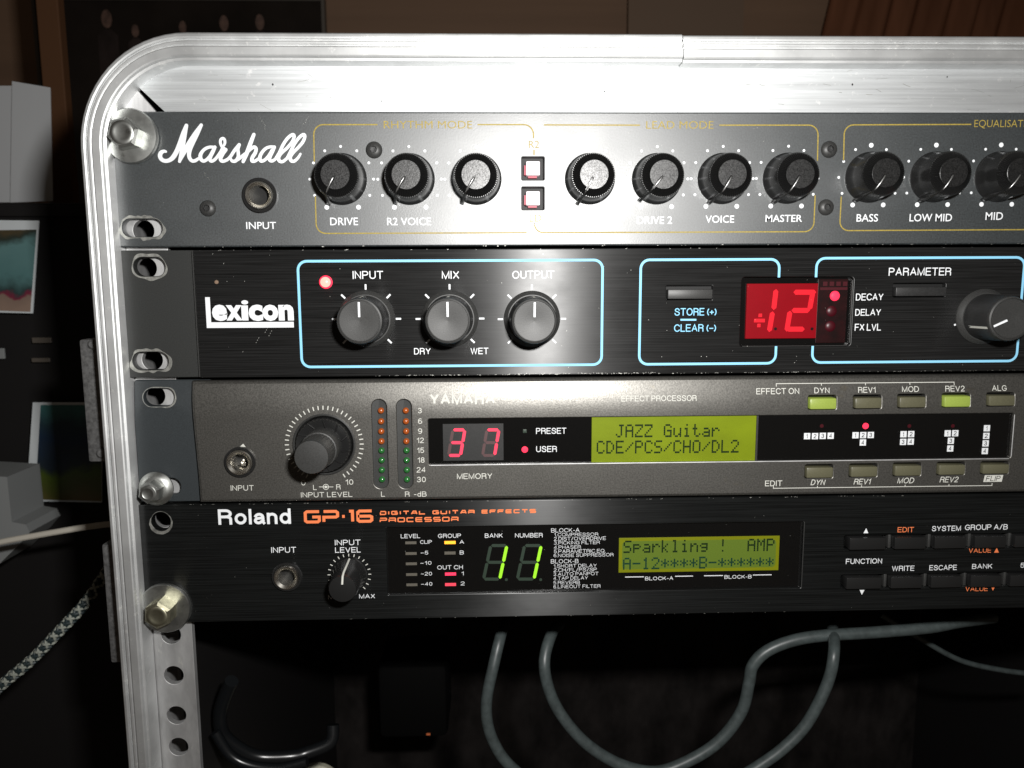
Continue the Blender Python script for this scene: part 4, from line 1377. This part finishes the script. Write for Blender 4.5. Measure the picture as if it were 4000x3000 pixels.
G().box(keys3[0][0] - 3, 205, YF + 2.7, YF + 2.9, keys3[0][2] - 2, ZT - 2.5).box(keys3[0][0] - 3, 205, YF + 2.7, YF + 2.9, keys3[5][2] - 2, keys3[5][3] + 2).part('button_well', fx, 'well')

# ------------------------------------------------------------------ unit 4: guitar effects processor at the bottom
gp = thing('guitar_effects_processor', 'black brushed guitar effects processor at the bottom, with orange lettering and green 11 figures', 'effects processor', (40, 20, -111))
ZT, ZB = -89.25, -133.1
YF = -.6
yI = YF - INK
s6 = [p for p in circ(XZ(629, 2037, YF), 3.4, 32)]
s7 = stadium(-118.3, -127.0, 10, 6.6)
wx0, wx1 = XZ(1511, 2200, YF)[0], XZ(3135, 2160, YF)[0]
wz1 = (XZ(1600, 2060, YF)[1] + XZ(3000, 2038, YF)[1]) / 2
wz0 = (XZ(1600, 2324, YF)[1] + XZ(3000, 2300, YF)[1]) / 2
a1, a2 = XZ(3300, 2143, YF), XZ(3300, 2086, YF)
zt0, zt1 = XZ(3620, 2140, YF)[1], XZ(3620, 2087, YF)[1]
zu0, zu1 = XZ(3600, 2292, YF)[1], XZ(3600, 2241, YF)[1]
tx0, ux0 = XZ(3297, 2110, YF)[0], XZ(3284, 2265, YF)[0]
jc = XZ(1122, 2251, YF)
plate('front_panel', gp, rrect(XZ(533, 2100)[0], 332, ZB, ZT, .4, 3), [s6, s7, rrect(wx0, wx1, wz0, wz1, .5, 3), rrect(tx0, 208, zt0, zt1, .8, 3), rrect(ux0, 208, zu0, zu1, .8, 3), circ(jc, 3.2)], YF, 2.6, 'black_r', .25)
worn_ring(gp, s6, .9, 31, YF)
G().box(-108, 325, 3.05, 225, -131.5, -91).part('chassis', gp, 'chassis')
chips(gp, ZT - .1, -110, 150, YF, 70, 16, .26)
chips(gp, ZB + .1, -60, 110, YF, 26, 17, .2)
dust(gp, -110, 190, ZB + 1, ZT - 1, YF, 60, 42, 'bare', .09)
sans('Roland', gp, 994, 2018, 284, 60, 'white', yI, name='logo_lettering', weight=.175, gap=.16)
# square-cut orange lettering drawn as strokes in a unit box
SQ = {
    'G': [[(1, 1), (.12, 1), (0, .88), (0, .12), (.12, 0), (.88, 0), (1, .12), (1, .48), (.5, .48)]],
    'P': [[(0, 0), (0, .45), (.88, .45), (1, .55), (1, .88), (.88, 1), (0, 1)]],
    '-': [[(0, .5), (1, .5)]], '1': [[(0, 1), (.8, 1), (.8, 0)]],
    '6': [[(1, 1), (.12, 1), (0, .88), (0, .12), (.12, 0), (.88, 0), (1, .12), (1, .42), (.88, .5), (0, .5)]],
    'D': [[(.05, 1), (.85, 1), (1, .85), (1, .15), (.85, 0), (.05, 0), (.05, .7)]], 'I': [[(.5, 0), (.5, 1)]], 'T': [[(0, 1), (1, 1)], [(.5, .98), (.5, 0)]],
    'A': [[(0, 0), (.35, 1), (.8, 1), (1, 0)], [(.2, .35), (.95, .35)]], 'L': [[(0, 1), (0, 0), (1, 0)]], 'U': [[(0, 1), (0, .12), (.12, 0), (.88, 0), (1, .12), (1, 1)]],
    'R': [[(0, 0), (0, .72)], [(0, 1), (.88, 1), (1, .88), (1, .55), (.88, .42), (.08, .42)], [(.8, .42), (1, .25), (1, 0)]], 'E': [[(1, 1), (.1, 1), (0, .9), (0, .1), (.1, 0), (1, 0)], [(.04, .5), (.95, .5)]],
    'F': [[(1, 1), (.1, 1), (0, .9), (0, 0)], [(.04, .5), (.9, .5)]], 'C': [[(1, 1), (.12, 1), (0, .88), (0, .12), (.12, 0), (1, 0)]],
    'S': [[(1, 1), (.12, 1), (0, .88), (0, .6), (.12, .5), (.88, .5), (1, .4), (1, .12), (.88, 0), (0, 0)]], 'O': [[(.12, 0), (.88, 0), (1, .12), (1, .88), (.88, 1), (.12, 1), (0, .88), (0, .12), (.12, 0)]]}


def square_word(s_, x0, x1, y0, y1, wmm, gap, widths=None, name='printed_text'):
    g = G()
    a, b_ = XZ(x0, y1, yI), XZ(x1, y0, yI)
    W, H = b_[0] - a[0], b_[1] - a[1]
    ws = [(widths or {}).get(ch, .32 if ch == 'I' else .62 if ch == ' ' else 1.0) for ch in s_]
    u = (W - gap * (len(s_) - 1)) / sum(ws)
    x = a[0]
    for i, ch in enumerate(s_):
        cw = ws[i] * u
        if ch != ' ':
            for k, st in enumerate(SQ[ch]):
                ww = cw - wmm
                g.ribbon([(x + wmm / 2 + p[0] * ww, a[1] + wmm / 2 + p[1] * (H - wmm)) for p in st], wmm, yI - .012 * k)
        x += cw + gap
    g.part(name, gp, 'orange')


square_word('GP-16', 1188, 1457, 1990, 2045, 1.05, .55, {'-': .33, '1': .42}, 'model_lettering')
square_word('DIGITAL GUITAR EFFECTS', 1483, 2094, 1988, 2012, .42, .5)
square_word('PROCESSOR', 1483, 1791, 2018, 2041, .42, .5)
for s_, x, y_, w_, h_, ma in [('INPUT', 1108, 2148, 97, 22, 'white'), ('INPUT', 1358, 2119, 100, 21, 'white'), ('LEVEL', 1359, 2148, 100, 21, 'white'), ('MAX', 1434, 2329, 62, 17, 'white'), ('MIN', 1308, 2332, 52, 17, 'white'),
                          ('EDIT', 3538, 2069, 63, 20, 'orange'), ('SYSTEM', 3697, 2064, 113, 20, 'white'), ('GROUP A/B', 3853, 2059, 167, 21, 'white'), ('VALUE', 3828, 2150, 87, 18, 'orange'), ('FUNCTION', 3375, 2192, 141, 20, 'white'),
                          ('WRITE', 3528, 2220, 87, 20, 'white'), ('ESCAPE', 3684, 2217, 107, 20, 'white'), ('BANK', 3837, 2212, 79, 19, 'white'), ('5', 3994, 2208, 16, 19, 'white'), ('VALUE', 3815, 2300, 87, 18, 'orange')]:
    sans(s_, gp, x, y_, w_, h_, ma, yI)
for x, y_, sgn, ma in ((3383, 2073, 1, 'white'), (3367, 2314, -1, 'white'), (3893, 2149, 1, 'orange'), (3879, 2298, -1, 'orange')):
    c = XZ(x, y_, yI)
    G().poly([(c[0] - .9, c[1] - sgn * .95), (c[0] + .9, c[1] - sgn * .95), (c[0], c[1] + sgn * .95)], yI).part('printed_triangle', gp, ma)
jack(gp, 1122, 2251, YF, 59, 50, 33)
kc = XZ(1365, 2244, YF)
kn = G().lathe([(6.2, 0), (6.2, .8), (5.9, 1.2), (5.5, 6), (5.05, 12.2), (4.6, 13.3), (2.5, 13.8), (.1, 13.9)], kc, 60, YF, ribs=({3, 4}, 0, .14)).part('knob', gp, 'plastic', True)
a = rad(87)
pk = []
for r_, h_ in ((6.12, 1.0), (5.75, 5.0), (5.3, 12.0), (4.6, 13.5), (2.0, 14.05)):
    pk.append((kc[0] + r_ * math.cos(a), YF - h_, kc[1] + r_ * math.sin(a)))
G().tube(pk, .38, 8).part('pointer', kn, 'ivory', True)
g = G()
for i in range(19):
    a = rad(225 - 15 * i)
    g.ribbon([(kc[0] + 6.8 * math.cos(a), kc[1] + 6.8 * math.sin(a)), (kc[0] + 7.8 * math.cos(a), kc[1] + 7.8 * math.sin(a))], .3, yI)
g.part('scale_ticks', gp, 'ivory')
# window
yD = YF + 1.5
win = G().box(wx0 - .4, wx1 + .4, yD + .02, yD + .5, wz0 - .4, wz1 + .4).part('display_window', gp, 'smoke')
for s_, x, y_, w_, h_ in [('LEVEL', 1603, 2094, 75, 16), ('CLIP', 1664, 2117, 46, 14), ('GROUP', 1756, 2093, 90, 16), ('A', 1804, 2117, 18, 15), ('B', 1804, 2158, 16, 15), ('OUT CH', 1758, 2216, 100, 16), ('1', 1807, 2240, 8, 15), ('2', 1807, 2279, 15, 15),
                      ('BANK', 1929, 2092, 70, 17), ('NUMBER', 2066, 2091, 108, 17), ('\u20135', 1658, 2159, 29, 14), ('\u201310', 1664, 2199, 43, 14), ('\u201320', 1666, 2241, 43, 14), ('\u201340', 1667, 2281, 43, 14)]:
    sans(s_, win, x, y_, w_, h_, 'white', yD - .03)
for s_, x, y_, w_, h_ in [('BLOCK-A', 2153, 2072, 111, 16), ('1.COMPRESSOR', 2165, 2089, 172, 13), ('2.DIST/OVERDRIVE', 2164, 2105, 203, 14), ('3.PICKING FILTER', 2164, 2121, 179, 13), ('4.PHASER', 2164, 2138, 105, 13), ('5.PARAMETRIC EQ.', 2164, 2154, 202, 14), ('6.NOISE SUPPRESSOR', 2163, 2170, 234, 13),
                      ('BLOCK-B', 2152, 2193, 108, 16), ('1.SHORT DELAY', 2163, 2211, 168, 13), ('2.CH/FL/PS/SP', 2163, 2227, 168, 14), ('3.AUTO PANPOT', 2162, 2243, 176, 13), ('4.TAP DELAY', 2162, 2259, 135, 13), ('5.REVERB', 2162, 2276, 103, 13), ('6.LINEOUT FILTER', 2162, 2292, 184, 13)]:
    sans(s_, win, x, y_, w_, h_, 'white', yD - .03, align='L', weight=.10)
for y_ in (2120, 2162, 2202, 2244, 2284):
    c = XZ(1605 + (y_ - 2120) * .025, y_, yD)
    G().box(c[0] - 2, c[0] + 2, yD - .1, yD, c[1] - .5, c[1] + .5).part('led_bar', win, 'led_off')
for x, y_, ma in ((1758, 2119, 'led_amber'), (1758, 2160, 'led_off'), (1760, 2242, 'led_pink'), (1760, 2283, 'led_pink2')):
    c = XZ(x, y_, yD)
    G().box(c[0] - 2, c[0] + 2, yD - .1, yD, c[1] - .55, c[1] + .55).part('led_bar', win, ma)
digit(win, 1889, 1980, 2131, 2262, '1', 'seg_grn', 'seg_goff', 1.15, yD - .04, 28)
digit(win, 2021, 2114, 2131, 2262, '1', 'seg_grn', 'seg_goff', 1.15, yD - .04, 28)
for x in (1978, 2112):
    G().dot(XZ(x, 2264, yD), .55, yD - .03).part('decimal_point', win, 'seg_goff')
a, b_ = XZ(2416, 2236, yD), XZ(3045, 2092, yD)
lcd = G().box(a[0], b_[0], yD - .25, yD, a[1], b_[1], .05).part('text_display', win, 'lcd_r')
G().slab(rrect(a[0] + 1.2, b_[0] - 1.2, a[1] + 1.2, b_[1] - 1.2, 1.5, 4), yD - .27, yD - .26).part('display_centre', lcd, 'lcd_r2')
lcd_row(lcd, 'Sparkling !  AMP', 2436, 37.3, 2112, -.55, 49, yD - .30, 'dots')
lcd_row(lcd, 'A-12****B-******', 2434, 37.2, 2179, -.55, 47, yD - .30, 'dots_r')
sans('BLOCK-A', win, 2575, 2259, 110, 14, 'white', yD - .03)
sans('BLOCK-B', win, 2883, 2253, 106, 14, 'white', yD - .03)
g = G()
for x0, x1, y_ in ((2442, 2515, 2254), (2637, 2707, 2251), (2750, 2824, 2249), (2941, 3014, 2246)):
    g.ribbon([XZ(x0, y_, yD), XZ(x1, y_ - 1, yD)], .3, yD - .03)
g.part('printed_lines', win, 'white')
G().box(wx0 + .1, wx1 - .1, YF + .6, YF + .8, wz0 + .1, wz1 - .1).part('window_pane', win, 'glass')
g = G().box(wx1 + .05, wx1 + .35, YF - .06, YF + .5, wz0 + .3, wz1 - .3, .08)
g.part('window_lip', win, 'plastic_g')
# two rows of keys with grey dividers
for zz0, zz1, xs, dv in ((zt0, zt1, [(3316, 3462), (3491, 3619), (3647, 3775), (3804, 3932), (3960, 4090)], [3477, 3632, 3789, 3946]), (zu0, zu1, [(3303, 3446), (3476, 3605), (3633, 3759), (3788, 3914), (3942, 4070)], [3460, 3616, 3771, 3927])):
    yy = 2114 if zz0 == zt0 else 2266
    for x0, x1 in xs:
        a, b_ = XZ(x0 + 4, yy, YF - 2)[0], XZ(x1 - 2, yy, YF - 2)[0]
        G().box(a, b_, YF - 2.2, YF + 3, zz0 + .35, zz1 - .35, .35).part('push_button', gp, 'plastic', True)
    for x in dv:
        c = XZ(x, yy, YF)[0]
        G().box(c - .55, c + .55, YF + .3, YF + 3, zz0, zz1, .3).part('key_divider', gp, 'plastic_g', True)
    G().box(min(tx0, ux0), 207, YF + 3.21, YF + 3.5, zz0 - .5, zz1 + .5).part('key_well', gp, 'well')


# ------------------------------------------------------------------ bolts that hold the units to the rail
def bolt(label, x, z, washer, head_r, head_h, dome, wmat, hmat, rot_, cone=0.0):
    t = thing('rack_bolt', label, 'bolt', (x, -.7, z), 'bolts holding the units to the rack rail')
    if washer:
        G().lathe([(washer, 0), (washer, .9), (washer - .35, 1.4), (washer * .55, 1.4 + cone)], (x, z), 48, -.75).part('washer', t, wmat, True)
    b0 = 1.4 + cone if washer else .1
    if dome:
        G().lathe([(head_r * 1.55, 0), (head_r * 1.55, .5), (head_r * 1.3, 1.6), (head_r * 1.02, 2.2)], (x, z), 40, -.75 - b0).part('flange', t, wmat, True)
        b0 += 2.2
    G().lathe([(head_r, 0), (head_r, head_h - .8), (head_r * .82, head_h)], (x, z), 6, -.75 - b0, ph=rad(rot_)).part('hex_head', t, hmat)
    G().lathe([(head_r * .74, 0), (head_r * .68, .22), (head_r * .5, .3), (head_r * .42, .12), (.1, .1)], (x, z), 32, -.75 - b0 - head_h + .05).part('head_crown', t, hmat, True)
    G().lathe([(3.1, -9), (3.1, 0)], (x, z), 16, -.75).part('shank', t, hmat, True)
    return t


bolt('zinc hex bolt on a wide washer, topmost, beside the white script logo', -118.3, 36.8, 8.9, 5.2, 5.0, False, 'zinc', 'zinc', 12, .6)
bolt('small shiny flanged bolt without washer, lower left of the warm grey unit', -118.0, -83.2, 0, 3.9, 4.6, True, 'zinc', 'zinc', 20)
bolt('brassy hex bolt on a pale washer, lowest of the three at the left', -117.6, -127.2, 9.2, 5.0, 6.4, False, 'zinc', 'brass', 25)

# ------------------------------------------------------------------ cables and odds and ends in the dark bay below


def cable(label, pts, ys, r, ma, cat='cable', group='cables hanging behind the units', name='cable'):
    n = len(pts)
    if len(ys) == 2:
        ys = [ys[0] + (ys[1] - ys[0]) * i / (n - 1) for i in range(n)]
    P3 = [P(p[0], p[1], ys[i]) for i, p in enumerate(pts)]
    sm = catmull([tuple(p) for p in P3], 8)
    o = G().tube(sm, r, 14).part(name, None, ma, True, label=label, cat=cat, group=group)
    return o


cable('grey cable dropping from under the bottom unit, the one furthest left of the grey ones', [(1972, 2435), (1958, 2474), (1930, 2590), (1901, 2734), (1908, 2842), (1948, 2936), (2006, 3005), (2100, 3080)], (70, 48, 40, 38, 38, 38, 38, 38), 2.45, 'cable')
cable('grey cable looping down and back up, shining where it runs level at the right', [(2185, 2440), (2157, 2470), (2127, 2575), (2141, 2683), (2192, 2792), (2290, 2905), (2420, 2985), (2560, 3015), (2690, 2972), (2810, 2894), (2896, 2780), (2926, 2666), (2940, 2601), (2995, 2544), (3095, 2503), (3217, 2483), (3420, 2470), (3624, 2452), (3746, 2430), (3880, 2412)], (70, 50, 40, 38, 38, 38, 38, 38, 38, 38, 38, 38, 38, 38, 38, 38, 38, 38, 40, 46), 2.5, 'cable')
cable('grey cable hanging straight down in front of the looping one at right', [(3248, 2430), (3252, 2450), (3258, 2544), (3233, 2666), (3155, 2821), (3063, 2920), (2960, 2995), (2850, 3060)], (60, 46, 28, 26, 26, 26, 26, 26), 2.35, 'cable')
cable('thin dark cable sagging at the far right under the bottom unit', [(3440, 2400), (3583, 2487), (3746, 2577), (3909, 2617), (4060, 2635)], (80, 80), 1.3, 'cable')
cable('glossy black cable curled at the bottom left of the bay, upper strand', [(905, 2660), (880, 2715), (860, 2785), (870, 2865), (931, 2922), (1011, 2956), (1134, 2955), (1200, 2940), (1290, 2900), (1300, 2830)], (50, 75), 3.0, 'cable_k')
cable('glossy black cable curled at the bottom left of the bay, lower strand', [(840, 2860), (900, 2950), (980, 2990), (1090, 3000), (1200, 2975)], (52, 52), 2.2, 'cable_k')
t = thing('power_adapter', 'black block power adapter with tiny orange mark standing in the dark bay', 'power adapter', (-20, 190, -240))
a, b_ = P(1480, 2890, 180), P(1745, 2600, 180)
G().box(a.x, b_.x, 180, 225, a.z, b_.z, 4).part('housing', t, 'adapter', True)
c = P(1673, 2869, 179.5)
G().box(c.x - 1.2, c.x + 1.2, 179.3, 180.2, c.z - .5, c.z + .5, .1).part('orange_mark', t, 'orange')
c = P(1242, 3060, 140)
G().lathe([(13, 0), (13, 3), (12, 4), (3, 4.4)], (c.x, c.z), 40, 140).part('cream_disc', None, 'cream', True, label='cream round lid just showing at the bottom edge, below the curled black cable', cat='lid')

# ------------------------------------------------------------------ behind and beside the case
YB = 560
a, b_ = P(-900, -900, YB), P(5200, 1100, YB)
wl = G().box(a.x, b_.x, YB, YB + 10, b_.z, a.z).part('wall', None, 'wood', kind='structure')
G().box(-900, 900, 330, 560, -700, -690).part('floor', None, 'dark', kind='structure')
# pale board right of centre, and the reddish curtain
a, b_ = P(2450, 400, 540), P(2915, -250, 540)
G().box(a.x, b_.x, 540, 546, a.z - 60, b_.z).part('leaning_board', None, 'tan', label='pale brown board against the wall above the middle of the case', cat='board')
g = G()
n = 70
V, F = [], []
xa, xb = P(3150, 0, 520).x, P(4600, 0, 520).x
for i in range(n):
    t = i / (n - 1)
    x = xa + (xb - xa) * t
    y = 525 + 9 * math.sin(i * 1.15) + 5 * math.sin(i * .41 + 1)
    V += [(x - 20, y, 40), (x + 40, y - 4, 330)]
for i in range(n - 1):
    F.append((2 * i, 2 * i + 2, 2 * i + 3, 2 * i + 1))
part('curtain', None, V, F, 'curtain', True, 180, label='reddish brown curtain hanging in folds behind the top right of the case', cat='curtain')
# dark poster with figures
YP = 500
pt = thing('poster', 'dark framed poster of a row of standing people, above the top left of the case', 'poster', tuple(P(700, 200, YP)))
a, b_ = P(215, 900, YP), P(1256, 6, YP)
G().box(a.x, b_.x, YP, YP + 6, a.z, b_.z).part('print', pt, 'print_d')
for (x0, x1, z0, z1) in ((b_.x, b_.x + 3, a.z, b_.z + 3), (a.x, b_.x - .1, b_.z, b_.z + 3), (a.x - 3, a.x - .1, a.z, b_.z + 3)):
    G().box(x0, x1, YP - 3, YP + 6, z0, z1).part('frame', pt, 'frame_w')
for (x, y_, r_, bx_) in ((418, 75, 26, 80), (530, 122, 18, 60), (715, 108, 18, 60), (876, 92, 22, 70), (1016, 88, 22, 70)):
    c = P(x, y_, YP)
    k = scl(x, y_, YP)[0]
    g = G().slab([(c.x + k * p[0], c.z + k * p[1]) for p in ((-bx_ * .5, -bx_ * 4), (-bx_ * .5, -r_ * 2.4), (-r_ * .6, -r_ * 1.5), (r_ * .6, -r_ * 1.5), (bx_ * .5, -r_ * 2.4), (bx_ * .5, -bx_ * 4))], YP - .5, YP - .1)
    g.part('printed_body', pt, 'print_b')
    G().slab([(c.x + r_ * k * .8 * math.cos(i * .45), c.z + r_ * k * 1.35 * math.sin(i * .45)) for i in range(14)], YP - .9, YP - .55).part('printed_face', pt, 'skin')
# dark cabinet at left with what is pinned on it
YC = 190
a, b_ = P(-700, 3400, YC), P(1000, 800, YC)
cab = thing('cabinet', 'black cabinet standing in the dark left of the case', 'cabinet', ((a.x + b_.x) / 2, YC + 60, -400))
zt = P(200, 792, YC).z
G().box(a.x - 60, -150, YC, YC + 150, -420, zt, 1).part('body', cab, 'dark')
G().box(a.x - 60, -152, YC - 4, YC - .05, zt - 8, zt - 2, .5).part('edge_board', cab, 'dark')
a, b_ = P(203, 790, YC + 60), P(209, -200, YC + 60)
G().box(a.x, b_.x, YC + 60, YC + 68, zt, b_.z, .8).part('corner_post', None, 'cordbr', label='narrow brown wooden post rising between paper sheets and poster', cat='post')


def sheet(name, label, cat, quad, y, ma, picma=None, border=None, dy=0.0):
    """a card standing at depth y; quad = its corners in photo pixels, clockwise from top left"""
    pts = [XZ(px, py, y) for px, py in quad]
    t = thing(name, label, cat, (sum(p[0] for p in pts) / 4, y, min(p[1] for p in pts)))
    G().slab(pts, y, y + .6).part('sheet' if not picma else 'backing', t, ma)
    if picma:
        G().slab([XZ(px, py, y) for px, py in border], y - .3, y - .05).part('printed_image', t, picma)
    return t


sheet('paper_sheet', 'large white paper sheet standing at the left edge, level with the top bolt', 'paper', [(47, 317), (196, 342), (206, 785), (40, 791)], 205, 'paper')
sheet('paper_sheet', 'white paper sheet with stepped lower top edge, cut off by the left edge', 'paper', [(-160, 335), (60, 335), (60, 790), (-160, 792)], 208, 'paper')
sheet('photograph', 'white bordered photo of teal cloth, cut off by the left edge', 'photograph', [(-200, 858), (152, 862), (128, 1224), (-220, 1216)], 180, 'border', 'pic1', [(-190, 902), (143, 897), (119, 1218), (-210, 1205)])
sheet('photograph', 'white bordered photo in dark blue and green, beside the grey latch', 'photograph', [(128, 1572), (400, 1572), (398, 1962), (102, 1958)], 180, 'border', 'pic2', [(160, 1582), (398, 1582), (396, 1958), (138, 1950)])
for (x0, x1, y0, y1, lab) in ((127, 200, 1318, 1340, 'upper of two small pale labels in the dark left of the case'), (125, 195, 1398, 1415, 'lower of two small pale labels in the dark left of the case'), (-40, 16, 1360, 1402, 'small white card at the left edge between the two photographs')):
    a, b_ = P(x0, y1, 184), P(x1, y0, 184)
    G().box(a.x, b_.x, 183.5, 185, a.z, b_.z, .3).part('small_card', None, 'white_p' if x0 < 0 else 'frame_w', label=lab, cat='card')
pts = [XZ(px, py, 140) for px, py in ((-200, 1850), (27, 1863), (46, 2039), (100, 2049), (116, 2079), (73, 2129), (-5, 2205), (-200, 2300))]
G().slab(pts, 140, 170).part('plastic_box', None, 'white_p', label='grey white plastic box with a stepped corner, at the left edge', cat='box')
c1 = [P(-120, 2150, 100), P(0, 2118, 100), P(140, 2092, 100), P(285, 2067, 100), P(350, 2057, 100), P(430, 2047, 102), P(520, 2040, 106)]
cd_ = thing('desk_cord', 'beige cord running from the left edge to behind the case edge', 'cord', tuple(c1[2]))
G().tube(catmull([tuple(p) for p in c1], 6), 1.5, 10).part('cord', cd_, 'cordb', True)
# braided cord: eight pale and dark threads wound round a core, both ways
bp_ = [P(-150, 2835, 80), P(0, 2682, 80), P(120, 2580, 80), P(235, 2462, 80), P(325, 2365, 82), P(385, 2280, 86), P(450, 2180, 96)]
axis = [Vector(p) for p in catmull([tuple(p) for p in bp_], 14)]
br = thing('braided_cord', 'black and white braided cord slanting up from the lower left corner', 'cord', tuple(bp_[2]))
G().tube([tuple(p) for p in axis], 1.9, 12).part('core', br, 'braid_d', True)
dist = [0.0]
for i in range(1, len(axis)):
    dist.append(dist[-1] + (axis[i] - axis[i - 1]).length)
for k in range(8):
    sgn = 1 if k % 2 else -1
    pts = []
    for i, p in enumerate(axis):
        for s_ in range(2):
            if i == len(axis) - 1 and s_:
                break
            q_ = p if not s_ else (p + axis[i + 1]) / 2
            L_ = dist[i] if not s_ else (dist[i] + dist[i + 1]) / 2
            d = (axis[min(i + 1, len(axis) - 1)] - axis[max(i - 1, 0)]).normalized()
            u = Vector((0, 1, 0)) - d * d.y
            u.normalize()
            v = d.cross(u)
            an = sgn * L_ / 11 * 2 * math.pi + (k // 2) * math.pi / 2
            rr = 2.0 + .25 * math.sin(L_ / 11 * 8 * math.pi + k * math.pi)
            pts.append(tuple(q_ + (u * math.cos(an) + v * math.sin(an)) * rr))
    G().tube(pts, .68, 6).part('thread', br, 'braid_l' if k % 4 < 2 else 'braid_d', True)
flush()
